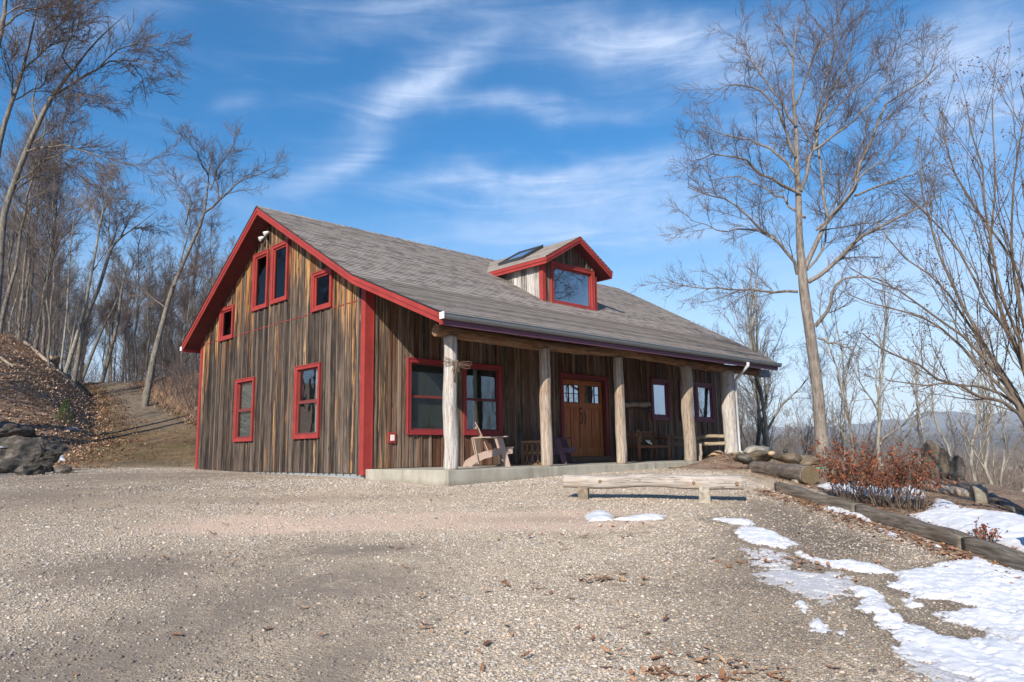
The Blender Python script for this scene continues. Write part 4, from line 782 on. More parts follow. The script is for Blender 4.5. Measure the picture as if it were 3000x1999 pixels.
# wreath and greenery on the bench
wr = MB(); rd = random.Random(4)
for k in range(46):
    a0 = rd.uniform(0, 6.28); R = rd.uniform(.15, .2); P = [(R*math.cos(a0+j*.25), rd.uniform(-.02, .02), R*math.sin(a0+j*.25)) for j in range(7)]; wr.tube(P, .006, 4, False)
o = wr.build('twig_wreath', M_RATTAN); o.location = (8.52, -.72, .68); o.rotation_euler = (0, 0, .3); tag(o, 'dried vine wreath hung on the left arm of the log bench', 'wreath')
gr = MB(); rd = random.Random(5)
for k in range(260):
    c = Vector((rd.gauss(0, .11), rd.gauss(0, .07), abs(rd.gauss(0, .11)))); d = Vector((rd.gauss(0, 1), rd.gauss(0, 1), rd.gauss(.3, 1))).normalized()*rd.uniform(.04, .08); s = d.cross(Vector((.3, .2, 1))).normalized()*.012; gr.poly([c, c+d*.5+s, c+d, c+d*.5-s])
o = gr.build('greenery_bunch', M_NEEDLE, fixn=False); o.location = (8.95, -.68, .45); tag(o, 'bunch of dark evergreen sprigs lying on the seat of the log bench', 'greenery', kind='stuff')
rb = MB(); rb.tube([(-.14, -.1, .12), (-.05, -.12, .06), (.05, -.13, .03), (.12, -.12, -.02)], [.02, .035, .03, .01], 6); rb.tube([(-.05, -.12, .07), (.0, -.13, .12)], [.02, .025], 6); o = rb.build('white_ribbon', M_WHITE); o.location = (8.88, -.70, .46); tag(o, 'crumpled white ribbon in front of the evergreen sprigs on the log bench', 'ribbon')
# live-edge shelf on the wall
o = logmesh((8.62, -.10, 1.62), (9.94, -.10, 1.66), .075, .085, 31, M_LOGTAN, None, 'wall_shelf', n=14, rings=20, amp=.12); tag(o, 'rough half-log shelf fixed to the wall above the log bench', 'shelf')
o2 = MB()
for k in range(9): o2.tube([(.1+k*.14, -.03, -.07), (.1+k*.14, -.05, -.10), (.1+k*.14, -.03, -.12)], .012, 6)
q = o2.build('peg', M_DARKM, o)
q = MB(); q.tube([(1.18, -.10, -.02), (1.17, -.11, -.12), (1.2, -.12, -.2)], [.03, .06, .02], 8); q.build('hook', M_DARKM, o)
# wire dragonfly on the first post
dfl = empty('dragonfly_ornament', (.30, -2.665, 1.95)); tag(dfl, 'rusty wire dragonfly ornament fixed high on the first pale porch post', 'ornament')
dfl.rotation_euler = (0, math.radians(10), math.radians(-38))
mb = MB(); mb.tube([(0, -.03, .08), (0, -.03, .04), (0, -.03, -.04), (0, -.02, -.12), (.01, -.02, -.22), (.02, -.02, -.33)], [.03, .018, .034, .022, .014, .01], 10)
for k in range(9): z = -.08-k*.03; mb.tube([(.016*math.cos(j)+.01, -.02+.016*math.sin(j), z) for j in range(7)], .006, 5, False)
for s in (-1, 1):
    for k in range(3): mb.tube([(0, -.03, -.03-k*.025), (s*.05, -.07, -.06-k*.03), (s*.07, -.08, -.1-k*.03)], .005, 5)
mb.build('body', m_plain('rusty_wire', (.12, .085, .06), .5, .3, 40), dfl)
for s in (-1, 1):
    mb = MB()
    for (bz, tz, L, wd_) in ((.02, .06, .27, .05), (-.01, -.02, .25, .045)):
        P = []
        for j in range(17):
            a = j/16*2*math.pi; x = L*(.5-.5*math.cos(a)); w_ = math.sin(a)*wd_*(.5+x/L*.6); P.append((s*(x+.01), -.035, bz+(tz-bz)*x/L+w_))
        mb.tube(P, .0045, 5, False)
        for k in range(1, 4): mb.tube([(s*.01, -.035, bz), (s*L*.92, -.035, tz+(k-2)*.03)], .003, 4, False)
    mb.build('wing', m_plain('wire', (.14, .10, .075), .45, .2), dfl)

# ------------------------------------------------------------------ bench in the yard
def ground_at(d, u): x, y = du(d, u); return Vector((x, y, Gs(x, y)))
P0 = pt(1652, 1409, 11.75); P1 = pt(2177, 1414, 11.1)
lb = empty('log_bench', (P0+P1)/2); lb.location.z = Gs(*((P0+P1)/2)[:2]); tag(lb, 'long pale peeled-log bench on two stump legs in the gravel in front of the porch', 'bench')
L0 = Vector(lb.location); rzb = math.atan2(P1.y-P0.y, P1.x-P0.x); lb.rotation_euler = (0, 0, rzb)
h0 = (P0.z+P1.z)/2-L0.z; LL = (P1-P0).length/2
o = logmesh((-LL, 0, h0+(P0.z-P1.z)/2), (LL, 0, h0-(P0.z-P1.z)/2), .101, .104, 41, M_BENCH, lb, 'seat', n=26, rings=50, amp=.03, loc=(0, 0, 0), sq=.55)
mb = MB(); mb.tube([(LL*.93, -.095, h0-.03), (LL*.93, -.125, h0-.03)], [.03, .022], 12); mb.tube([(-LL*.57, -.095, h0+.01), (-LL*.57, -.112, h0+.01)], [.026, .014], 10); mb.tube([(LL*.47, -.095, h0-.02), (LL*.47, -.106, h0-.02)], [.026, .016], 10); mb.build('knot', m_plain('knot_wood', (.22, .14, .07), .8, .4, 30), lb)
for px, s, m_, sw_ in ((1712, -1, M_LOGGREY, .075), (2067, 1, M_LOGPALE, .09)):
    f = (px-1652)/(2177-1652); x = -LL+2*LL*f; mb = MB(); w0, w1 = (.08, .08) if s < 0 else (.09, .075)
    mb.hexa([(x-w0, -.10, -.06), (x+w0, -.10, -.06), (x+w0, .08, -.06), (x-w0, .08, -.06), (x-w1, -.085, h0-.07), (x+w1, -.085, h0-.07), (x+w1, .075, h0-.07), (x-w1, .075, h0-.07)]); mb.build('leg', m_plain('stump_wood', (.2, .16, .12) if s < 0 else (.32, .29, .24), .85, .4, 14), lb, bevel=.012)
# ------------------------------------------------------------------ dark log on blocks and the border timbers
A = pt(2212, 1372, 16.0); B = pt(2374, 1393, 13.0)
dl = empty('fallen_log', (A.x, A.y, 0)); dl.location.z = Gs(A.x, A.y); tag(dl, 'thick dark weathered log resting on two low blocks at the yard edge', 'log')
la, lb_ = Vector(dl.location), None
rz2 = math.atan2(B.y-A.y, B.x-A.x); dl.rotation_euler = (0, 0, rz2); Lg = math.hypot(B.x-A.x, B.y-A.y)
logmesh((0, 0, A.z-la.z), (Lg, 0, B.z-la.z), .15, .165, 51, M_DARKLOG, dl, 'trunk', n=26, rings=40, amp=.1, loc=(0, 0, 0), endm=M_LOGEND)
for f in (.03, .9):
    zb = Gs(A.x+(B.x-A.x)*f, A.y+(B.y-A.y)*f)-la.z; zt_ = A.z-la.z+(B.z-A.z)*f-.13; mb = MB(); mb.box(Lg*f-.09, Lg*f+.09, -.2, .2, zb-.08, max(zt_, zb+.05)); mb.build('block', m_plain('grey_block', (.28, .25, .2), .9, .25, 20), dl, bevel=.015)
TP_ = [(12.35, 4.35), (9.95, 4.56), (7.7, 4.6), (5.2, 4.45)]
for i in range(3):
    a, b = ground_at(*TP_[i]), ground_at(*TP_[i+1]); hgt = .085
    c = empty('border_timber', (a+b)/2); labs = ['grey landscape timber edging the bed, nearest the dark log', 'cracked grey landscape timber edging the bed beside the rusty shrub', 'nearest grey landscape timber running out of the frame at right']
    tag(c, labs[i], 'timber', 'landscape timbers edging the bed'); c.rotation_euler = (0, 0, math.atan2(b.y-a.y, b.x-a.x)); Lh = math.hypot(b.x-a.x, b.y-a.y)/2; dzz = (b.z-a.z)/2
    logmesh((-Lh+.01, 0, hgt-dzz-.03), (Lh-.01, 0, hgt+dzz-.03), .078, .078, 60+i, M_TIMBER, c, 'beam', n=24, rings=30, amp=.05, loc=(0, 0, 0), sq=.8, wob=.02)
# ------------------------------------------------------------------ rocks
def rock(name, loc, size, seed, m, label, cat='rock', group=None, sub=4, cut=5, rough=.25, flat=False, parent=None):
    bm = bmesh.new(); bmesh.ops.create_icosphere(bm, subdivisions=sub, radius=1); rd = random.Random(seed)
    planes = [(Vector((rd.gauss(0, 1), rd.gauss(0, 1), rd.gauss(0, .8))).normalized(), rd.uniform(.5, .85)) for _ in range(cut)]
    for v in bm.verts:
        c = v.co.copy()
        for n, h in planes:
            k = c.dot(n)
            if k > h: c -= n*(k-h)*.9
        c *= 1+rough*mn.noise(c*1.5+Vector((seed, 0, 0)))+rough*.4*mn.noise(c*4+Vector((seed, 5, 0)))+rough*.25*mn.noise(c*9)+rough*.15*mn.noise(c*20); q_ = mn.noise(Vector((c.x*2.2, c.y*2.2, c.z*7+seed))); c *= 1+.35*rough*(math.floor(q_*4)/4)
        v.co = Vector((c.x*size[0], c.y*size[1], c.z*size[2]))
    me = bpy.data.meshes.new(name); bm.to_mesh(me); bm.free(); me.materials.append(m)
    for p_ in me.polygons: p_.use_smooth = not flat
    o = bpy.data.objects.new(name, me); COL.objects.link(o); o.location = loc; o.rotation_euler = (0, 0, rd.uniform(0, 6))
    if parent: o.parent = parent
    else: tag(o, label, cat, group)
    return o
rl = onground(40, 1385); ob = rock('rock_outcrop', (rl.x-.4, rl.y+.5, rl.z-.3), (2.3, 1.5, 1.3), 11, M_ROCKD, 'dark fractured rock outcrop at the left edge of the driveway', cut=14, sub=5, rough=.34, flat=True); ob.rotation_euler = (0, 0, -.7)
rl2 = onground(140, 1330); ob = rock('rock', (rl2.x, rl2.y+.3, rl2.z+.05), (1.1, .8, .5), 12, M_ROCKD, 'low dark rock at the right foot of the big outcrop', cut=9, flat=True)
for i, (px_, py_, sz_, lab_) in enumerate([(95, 1392, (.45, .35, .25), 'fist-edged broken dark rock lying in front of the outcrop'), (185, 1388, (.35, .28, .18), 'small broken rock right of the snow by the outcrop'), (20, 1290, (1.2, .7, .4), 'flat ledge stone on top of the outcrop at the picture edge')]):
    q = onground(px_, py_); rock('rock', (q.x, q.y, q.z+(.03 if i < 2 else .25)), sz_, 140+i, M_ROCKD, lab_, sub=3, cut=9, rough=.3, flat=True)
s1 = pt(2742, 1425, 13.6); ob = rock('standing_stone', (s1.x, s1.y, s1.z+.28), (.33, .2, .5), 13, M_ROCKB, 'broad mossy brown upright stone behind the rusty shrub'); ob.rotation_euler = (0, 0, -.77)
s2 = pt(2805, 1425, 13.3); ob = rock('standing_stone', (s2.x, s2.y, s2.z+.18), (.13, .12, .4), 14, M_ROCKD, 'thin pointed dark upright stone right of the broad mossy one', rough=.15); ob.rotation_euler = (0, .2, -.7)
rp = [(2225, 1338, 17.3, (.55, .3, .17), M_ROCKB, 'flat brown rock in the pile between the last porch post and the big tree'), (2300, 1340, 17.0, (.5, .3, .16), M_ROCKB, 'split brown rock in the pile right of the round tan stone'), (2222, 1322, 18.6, (.55, .3, .14), m_rock('grey_rock', (.15, .13, .1), (.3, .28, .24), (.45, .42, .36)), 'pale grey slab behind the rock pile'),
      (2370, 1350, 17.2, (.35, .25, .12), M_ROCKB, 'low brown rock at the foot of the big tree'), (2180, 1345, 17.0, (.25, .2, .12), M_ROCKD, 'dark rock beside the foot of the downspout')]
for i, (px, py, d_, sz, m_, lab) in enumerate(rp):
    q = pt(px, py, d_); rock('rock', q, sz, 70+i, m_, lab, group='rocks piled past the porch', sub=3)
q = pt(2260, 1329, 16.8); rock('round_stone', q, (.085, .085, .06), 81, M_ROCKT, 'round tan stone lying on the rock pile', sub=3, cut=0, rough=.05)
q = pt(2301, 1322, 16.8); rock('round_stone', q, (.06, .06, .042), 82, M_DARKM, 'small smooth black stone on the rock pile', sub=3, cut=0, rough=.04)
for i, (x, y, s_) in enumerate(((11.3, -1.5, .42), (11.9, -.9, .33), (11.2, -.6, .3))):
    rock('rock', (x, y, .06), (s_, s_*.7, s_*.45), 90+i, M_ROCKT if i < 1 else M_ROCKB, ('sunlit tan boulder', 'brown boulder', 'shaded brown boulder')[i]+(' seen under the side railing', ' touching the tan boulder beyond the railing', ' against the wall beyond the railing')[i], group='boulders beyond the side railing', sub=3)
# stone wheel
q = pt(2868, 1456, 10.8); wq = empty('stone_wheel', q); tag(wq, 'old grey millstone ring standing half sunk in leaves at the bed edge', 'stone wheel'); wq.rotation_euler = (math.radians(-12), 0, math.radians(-62))
bm = bmesh.new(); seg = 36; prf = [(.055, -.06), (.055, .06), (.075, .075), (.15, .085), (.165, .07), (.17, 0), (.165, -.07), (.15, -.085), (.075, -.075)]
mb = MB(); base_ = []
for k in range(seg):
    a = 2*math.pi*k/seg; base_.append([(y_, r_*1.05*math.cos(a), r_*1.05*math.sin(a)) for r_, y_ in prf])
for k in range(seg):
    for j in range(len(prf)): mb.poly([base_[k][j], base_[(k+1) % seg][j], base_[(k+1) % seg][(j+1) % len(prf)], base_[k][(j+1) % len(prf)]], smooth=True)
mb.build('ring', m_rock('pale_millstone', (.10, .09, .07), (.21, .19, .145), (.31, .285, .23)), wq)
a_, b_ = pt(2905, 1462, 11.3), pt(2985, 1500, 9.9); o = logmesh(a_, b_, .09, .075, 77, M_DARKLOG, None, 'fallen_log', n=16, rings=20, amp=.15); tag(o, 'dark rotting log lying behind the stone wheel at the right edge', 'log')
a_, b_ = pt(2690, 1418, 12.0), pt(2860, 1452, 11.4); o = logmesh(a_, b_, .08, .07, 78, M_LOGGREY, None, 'fallen_log', n=14, rings=20, amp=.12); tag(o, 'short mossy log half buried in leaves below the standing stones', 'log')
# glazed pot
q = ground_at(7.5, 5.28); pr_ = [(.10, 0), (.125, .02), (.17, .12), (.185, .22), (.17, .29), (.145, .32), (.17, .34), (.178, .355), (.165, .365), (.135, .34), (.13, .3), (.15, .2), (.0, .18)]
mb = MB(); seg = 40; R_ = [[(r_*math.cos(2*math.pi*k/seg), r_*math.sin(2*math.pi*k/seg), z_) for r_, z_ in pr_] for k in range(seg)]
for k in range(seg):
    for j in range(len(pr_)-1): mb.poly([R_[k][j], R_[(k+1) % seg][j], R_[(k+1) % seg][j+1], R_[k][j+1]], smooth=True)
pot = mb.build('flower_pot', m_paint('glazed_plum', (.06, .012, .02), .2, .15, .8)); pot.location = (q.x, q.y, q.z-.03); tag(pot, 'glazed dark plum ceramic pot cut by the right edge of the picture', 'pot')
# garden hose by the tree
mb = MB(); H = [pt(x_, y_, 16.5) for x_, y_ in ((2355, 1361), (2375, 1364), (2395, 1362), (2410, 1365), (2428, 1366))]
mb.tube([Vector((p_.x, p_.y, Gs(p_.x, p_.y)+.03+.02*(i % 2))) for i, p_ in enumerate(H)], .013, 6); o = mb.build('garden_hose', m_plain('green_hose', (.12, .42, .26), .5)); tag(o, 'pale green garden hose snaking at the foot of the big tree', 'hose')
# logs lying on the bank
for i, (p_, q_, r_, lab, m_) in enumerate([((72, 1008), (152, 1076), .13, 'long pale fallen trunk lying down the leafy bank', M_LOGTAN), ((165, 1088), (222, 1137), .10, 'short pale log lower on the bank beside the track', M_LOGTAN), ((0, 1052), (40, 1080), .08, 'thin grey fallen pole at the left edge of the bank', M_LOGGREY)]):
    a_, b_ = onground(*p_), onground(*q_); a_.z += r_*.6; b_.z += r_*.6; o = logmesh(a_, b_, r_, r_*.85, 100+i, m_, None, 'fallen_log', n=12, rings=14, amp=.1); tag(o, lab, 'log')
q = onground(155, 1062); rock('rock', (q.x, q.y, q.z+.15), (.8, .5, .35), 120, M_ROCKT, 'pale weathered rock on the bank just above the fallen trunk', sub=3)
q = onground(60, 985); rock('rock', (q.x, q.y, q.z+.1), (1.2, .8, .7), 121, M_ROCKD, 'dark ledge rock at the top of the leafy bank', sub=3, cut=7)
# red barn far off in the valley
bx_, by_ = pt(3000, 1383, 330)[:2]; bz_ = Gs(bx_, by_); bo = empty('red_barn', (bx_, by_, bz_)); bo.rotation_euler = (0, 0, YAW+.05); tag(bo, 'small red barn far down in the valley at the right edge', 'barn')
bo.location.z = pt(3000, 1392, 330).z
mb = MB(); mb.box(-5, 7, 0, 8, -3, 2.4); mb.build('wall', M_RED, bo); mb = MB(); mb.hexa([(-5.2, -.3, 2.3), (7.2, -.3, 2.3), (7.2, 8.3, 2.3), (-5.2, 8.3, 2.3), (-5.2, 3.8, 3.6), (7.2, 3.8, 3.6), (7.2, 4.2, 3.6), (-5.2, 4.2, 3.6)]); mb.build('roof', m_plain('pale_metal_roof', (.4, .4, .42)), bo)

# ------------------------------------------------------------------ trees
def np_tubes(P, R, S):
    """P (N,K,3) R (N,K) -> verts, quads"""
    N, K, _ = P.shape; T = np.empty_like(P); T[:, 1:-1] = P[:, 2:]-P[:, :-2]; T[:, 0] = P[:, 1]-P[:, 0]; T[:, -1] = P[:, -1]-P[:, -2]
    T /= np.linalg.norm(T, axis=2, keepdims=True)+1e-9
    ref = np.where(np.abs(T[:, :1, 2:3]) > .9, np.array([1., .2, 0]), np.array([.1, .2, 1.])); ref = np.broadcast_to(ref, P.shape)
    A = np.cross(T, ref); A /= np.linalg.norm(A, axis=2, keepdims=True)+1e-9; B = np.cross(T, A)
    an = np.arange(S)*2*np.pi/S; V = P[:, :, None, :]+R[:, :, None, None]*(A[:, :, None, :]*np.cos(an)[None, None, :, None]+B[:, :, None, :]*np.sin(an)[None, None, :, None])
    b = (np.arange(N)*K*S)[:, None, None]; i = (np.arange(K-1)*S)[None, :, None]; k = np.arange(S)[None, None, :]; k2 = (k+1) % S
    F = np.stack([b+i+k, b+i+k2, b+i+S+k2, b+i+S+k], -1).reshape(-1, 4)
    return V.reshape(-1, 3), F
def merge(parts):
    V, F, o = [], [], 0
    for v, f in parts: V.append(v); F.append(f+o); o += len(v)
    return np.concatenate(V), np.concatenate(F)
def norm(v): return v/(np.linalg.norm(v, axis=-1, keepdims=True)+1e-9)
def spawn(P, R, n, rng, ang, length, rr, K, wig, up, tmin=.25, rmin=.004, lenpow=.5, pl=None, floor=0., thin=True):
    """n children per parent polyline. returns P2,R2"""
    N, Kp, _ = P.shape; idx = np.repeat(np.arange(N), n); M = len(idx); t = tmin+(1-tmin)*(np.tile(np.arange(n), N)+rng.random(M))/n; t = np.clip(t, 0, .999)
    if thin and N > 1:
        ch = np.linalg.norm(P[:, -1]-P[:, 0], axis=1); kp = rng.random(M) < np.clip(ch[idx]/(np.median(ch)*1.15), .22, 1.); idx = idx[kp]; t = t[kp]; M = len(idx)
    f = t*(Kp-1); i0 = np.floor(f).astype(int); fr = (f-i0)[:, None]; p = P[idx, i0]*(1-fr)+P[idx, i0+1]*fr; tg = norm(P[idx, i0+1]-P[idx, i0]); r = R[idx, i0]*(1-fr[:, 0])+R[idx, i0+1]*fr[:, 0]
    rv = norm(rng.normal(size=(M, 3))); pp = norm(rv-tg*np.sum(rv*tg, 1, keepdims=True)); a = np.radians(rng.normal(ang, ang*.22, M))[:, None]
    d = norm(tg*np.cos(a)+pp*np.sin(a)+np.array([0, 0, up])); plen = np.linalg.norm(P[:, -1]-P[:, 0], axis=1)[idx] if pl is None else pl[idx]
    L = np.maximum(length*plen*(1-t*lenpow), floor)*rng.uniform(.6, 1.25, M); Q = np.empty((M, K, 3)); Q[:, 0] = p; cur = d
    for k in range(1, K):
        cur = norm(cur+rng.normal(size=(M, 3))*wig+np.array([0, 0, up*.35])); Q[:, k] = Q[:, k-1]+cur*(L/(K-1))[:, None]
    r0 = np.maximum(r*rr*rng.uniform(.75, 1.1, M), rmin); R2 = r0[:, None]*np.linspace(1, .35, K)[None]; R2 = np.maximum(R2, rmin*.7)
    return Q, R2
def tree_meshes(trunkP, trunkR, limbsP, limbsR, rng, levels, barkm, twigm, name, loc=None, label=None, group=None, cat='tree', sides=(9, 7, 4, 3, 3), extra=None, parts=('trunk', 'crown')):
    """trunk polylines (list of arrays) and limb arrays (N,K,3) -> Empty > trunk, crown"""
    root = empty(name, loc if loc is not None else (0, 0, 0)); off = np.array(loc if loc is not None else (0, 0, 0.))
    tp = [np_tubes(p[None]-off, r[None], sides[0]) for p, r in zip(trunkP, trunkR)]; big = [np_tubes(p-off, r, sides[1]) for p, r in zip(limbsP, limbsR)] if limbsP else []
    V, F = merge(tp+big); np_mesh(parts[0], V, F, barkm, root)
    cr = []; cur = [(p, r) for p, r in zip(limbsP, limbsR)]
    for li, lv in enumerate(levels):
        nxt = []
        for p, r in cur: nxt.append(spawn(p, r, rng=rng, **lv))
        for p, r in nxt: cr.append(np_tubes(p-off, r, sides[min(2+li, 4)]))
        K = {q[0].shape[1] for q in nxt}; cur = [(np.concatenate([q[0] for q in nxt]), np.concatenate([q[1] for q in nxt]))] if len(K) == 1 else nxt
    V, F = merge(cr); np_mesh(parts[1], V, F, twigm, root)
    tag(root, label, cat, group); root['_tips'] = 0; del root['_tips']; return root, cur
def resample(pts, K, rng=None, jit=0.):
    pts = np.array([tuple(p) for p in pts], float); s = np.concatenate([[0], np.cumsum(np.linalg.norm(np.diff(pts, axis=0), axis=1))]); t = np.linspace(0, s[-1], K)
    # catmull-ish smoothing through linear resample + relax
    Q = np.stack([np.interp(t, s, pts[:, i]) for i in range(3)], 1)
    for _ in range(1): Q[1:-1] = Q[1:-1]*.6+(Q[:-2]+Q[2:])*.2
    if rng is not None and jit: Q[1:-1] += rng.normal(size=Q[1:-1].shape)*jit
    return Q
# generic forest trees: a few prototypes, then copies
def forest_proto(seed, H, r0, bark, twig, first=.35, nb=18, ang=42, dens=(7, 6, 4), rmin=.009, lean=0., fork=True, spread=.36):
    rng = np.random.default_rng(seed); K = 14; t = np.linspace(0, 1, K)
    w = np.cumsum(rng.normal(size=(K, 2))*.10, 0)*(H/16); w -= w[0]; P = np.stack([w[:, 0]+lean*H*t, w[:, 1], t*H], 1); R = r0*(1-t*.9)**.85+.012; R[0] *= 1.25
    L1, R1 = spawn(P[None], R[None], nb, rng, ang, spread, .5, 8, .10, .26, tmin=first, rmin=.02, lenpow=.75)
    lv = [dict(n=dens[0]+1, ang=40, length=.46, rr=.5, K=6, wig=.09, up=.12, tmin=.12, rmin=rmin, lenpow=.45, floor=.7), dict(n=dens[1]+1, ang=38, length=.46, rr=.6, K=4, wig=.11, up=.1, tmin=.1, rmin=rmin*.8, lenpow=.35, floor=.4), dict(n=dens[2]+1, ang=36, length=.55, rr=.7, K=3, wig=.1, floor=.25, up=.1, tmin=.1, rmin=rmin*.8, lenpow=.3)]
    tr, _ = tree_meshes([P], [R], [L1], [R1], rng, lv, bark, twig, 'bare_tree', sides=(8, 5, 3, 3, 3)); return tr
PROT = [forest_proto(100+i, h, r, b, tw, f, nb, a, d, .0085, 0., True, sp) for i, (h, r, b, tw, f, nb, a, d, sp) in enumerate([
    (17, .13, M_BARKD, M_TWIG, .38, 20, 46, (7, 6, 4), .42), (15, .10, M_BARK, M_TWIG, .32, 20, 48, (7, 6, 4), .44), (19, .15, M_BARKD, M_TWIG, .42, 20, 50, (8, 6, 4), .42), (13, .07, M_BARKP, M_TWIGP, .3, 18, 42, (6, 6, 3), .36),
    (16, .095, M_BARK, M_TWIGP, .48, 16, 46, (7, 6, 4), .40), (11, .065, M_BARKD, M_TWIG, .2, 20, 50, (6, 6, 3), .44)])]
used = set()
def place_tree(pi, x, y, s, rz, label, group, zoff=0., tilt=(0, 0), z=None):
    p = PROT[pi]
    c = p if pi not in used else copy_tree(p)
    used.add(pi); c.location = (x, y, (Gs(x, y) if z is None else z)-.1+zoff); c.rotation_euler = (tilt[0], tilt[1], rz); c.scale = (s, s, s)
    if 'group' in c: del c['group']
    tag(c, label, 'tree', group); return c
LABL = {(z_, b_): '%s-barked bare tree in the leafless wood %s' % (b_, ('on top of the left bank', 'over the crest of the track', 'rising behind the lodge gable')[z_]) for z_ in range(3) for b_ in ('dark', 'grey', 'pale')}
GRPL = ['bare trees on top of the left bank', 'bare trees over the crest of the track', 'bare trees rising behind the lodge gable']
rd = random.Random(11)
# left wood: trunks standing beyond the track and on the bank
n_l = 0
for k in range(1500):
    if n_l >= 185: break
    d = rd.uniform(33, 92)**1.0; pxx = rd.uniform(-80, 860) if d > 40 else rd.uniform(-60, 820); u = (pxx-1500)/FPX*d*1.0
    ule = np.interp(d, [24, 30, 38, 46, 60, 100], [-16.2, -17, -21.4, -27.1, -37, -64]); uri = ule+3.6
    if ule-.4 < u < uri+.6 and d < 62: continue
    if d < 42 and pxx > 200 and u < uri+1.2: continue
    if d < 38 and pxx < 560: continue
    x, y = du(d, u)
    if -2 < x < 17 and -4 < y < 12.5: continue
    pi = rd.choice([0, 0, 1, 1, 2, 3, 4, 5, 5]); s = rd.uniform(.62, .92)
    if d > 60: s *= 1.08
    s *= float(np.interp(pxx, [0, 150, 330, 430, 640, 720, 860], [1.0, .98, .86, .72, .66, .52, .42]))*rd.uniform(.8, 1.12)
    place_tree(pi, x, y, s, rd.uniform(0, 6.28), LABL[(0 if pxx < 230 else 1 if pxx < 460 else 2, ('dark', 'grey', 'dark', 'pale', 'grey', 'dark')[pi])], GRPL[0 if pxx < 230 else 1 if pxx < 460 else 2], tilt=(rd.gauss(0, .035), rd.gauss(0, .035))); n_l += 1
# right-hand background wood past the roof and the porch
n_r = 0
for k in range(300):
    if n_r >= 44: break
    d = rd.uniform(30, 62); pxx = rd.uniform(1760, 2420); u = (pxx-1500)/FPX*d; x, y = du(d, u)
    if x < 17 and y > -5: continue
    z = Gs(x, y); s = rd.uniform(.42, .66)*(1.0 if pxx < 2300 else .8)*(1.15 if d > 48 else 1); pi = rd.choice([4, 3, 3, 4, 4, 1])
    place_tree(pi, x, y, s, rd.uniform(0, 6.28), ('grey' if pi in (1, 4) else 'pale')+' slender bare tree on the slope beyond the right end of the lodge', 'bare trees beyond the lodge', tilt=(rd.gauss(0, .06), rd.gauss(0, .06))); n_r += 1
for k, (pxx, d, s, pi) in enumerate([(1855, 64, .66, 4), (1935, 60, .60, 3), (2010, 62, .55, 4), (1800, 68, .66, 4), (2080, 56, .55, 3)]):
    x, y = du(d, (pxx-1500)/FPX*d); place_tree(pi, x, y, s, k*1.3, 'bare treetop showing over the roof right of the dormer', 'treetops over the roof', z=-3.)
# trees out of frame to the left whose shadows cross the driveway
for (x, y, pi, s) in ((-20, 3.5, 1, .8), (-25, 1, 2, .8), (-27, 6, 1, .8), (-31, -1.5, 2, .85), (-36, 8, 0, .9), (-24, 10, 4, .8)):
    place_tree(pi, x, y, s, x, 'tall bare tree left of the driveway outside the picture', 'bare trees shading the driveway')

for k, (d_, u_) in enumerate([(19, -24), (24, -27), (29, -27), (33, -29), (27, -35), (37, -33)]):
    x, y = du(d_, u_); place_tree((0, 1, 2, 4)[k % 4], x, y, .8, k*1.1, 'bare tree on the bank just left of the picture, shading the track', 'bare trees left of the picture')
# traced trees (real limbs at their own depth, side branches grown in 3D)
def traced(name, trunk, limbs, label, bark, twig, levels, seed, kl=12, rs=1., widths=None, jit=.03, cat='tree', zsink=.2, parts=('trunk', 'crown'), group=None, sides=(12, 7, 4, 3, 3)):
    """trunk: [(px,py,depth,radius)...]; limbs: list of (depth0, depth1, r0, r1, [(px,py)...])"""
    rng = np.random.default_rng(seed); tp = [pt(a, b, c) for a, b, c, _ in trunk]; dr_ = (tp[0]-tp[1]).normalized(); q_ = tp[0].copy(); dr_.z = min(dr_.z, -.8); k_ = 0
    while q_.z > Gs(q_.x, q_.y)-.15 and k_ < 200: q_ += dr_*.15; k_ += 1
    if k_ > 1: tp = [q_]+tp; trunk = [(0, 0, 0, trunk[0][3]*1.08)]+list(trunk)
    P = resample(tp, 26); s = np.linspace(0, 1, 26); st = np.concatenate([[0], np.cumsum([(tp[i+1]-tp[i]).length for i in range(len(tp)-1)])]); st /= st[-1]; R = rs*np.interp(s, st, [t_[3] for t_ in trunk])
    P[0, 2] -= zsink; LP, LR = [], []
    for (d0, d1, r0, r1, pts) in limbs:
        n = len(pts); Q = [pt(a, b, d0+(d1-d0)*i/(n-1)) for i, (a, b) in enumerate(pts)]; LP.append(resample(Q, kl, rng, jit)); LR.append(rs*np.linspace(r0, r1, kl))
    LP = np.stack(LP); LR = np.stack(LR); loc = tuple(P[0]); r, tips = tree_meshes([P], [R], [LP], [LR], rng, levels, bark, twig, name, loc=loc, label=label, cat=cat, sides=sides, parts=parts, group=group); return r, tips
c2 = lambda x, y: (1950+x/1.5676, y/1.5676)
c3 = lambda x, y: (2000+x/2.24, 700+y/2.24)
D0 = 19.8
trunk = [(2413, 1362, D0, .235), (2410, 1325, D0, .19), (2404, 1258, D0, .165), (2397, 1146, D0, .15), (2384, 1057, D0, .145), (2373, 968, D0, .14), (2357, 879, D0, .135), (2350, 789, D0, .125), (2341, 700, D0, .095), (2340, 574, D0+.1, .085), (2333, 478, D0+.2, .07), (2333, 383, D0+.2, .055), (2320, 255, D0+.1, .035), (2326, 128, D0, .022), (2345, 30, D0, .012)]
R = lambda d0, d1, r0, r1, L, f=c2: (d0, d1, r0, r1, [f(*p) for p in L])
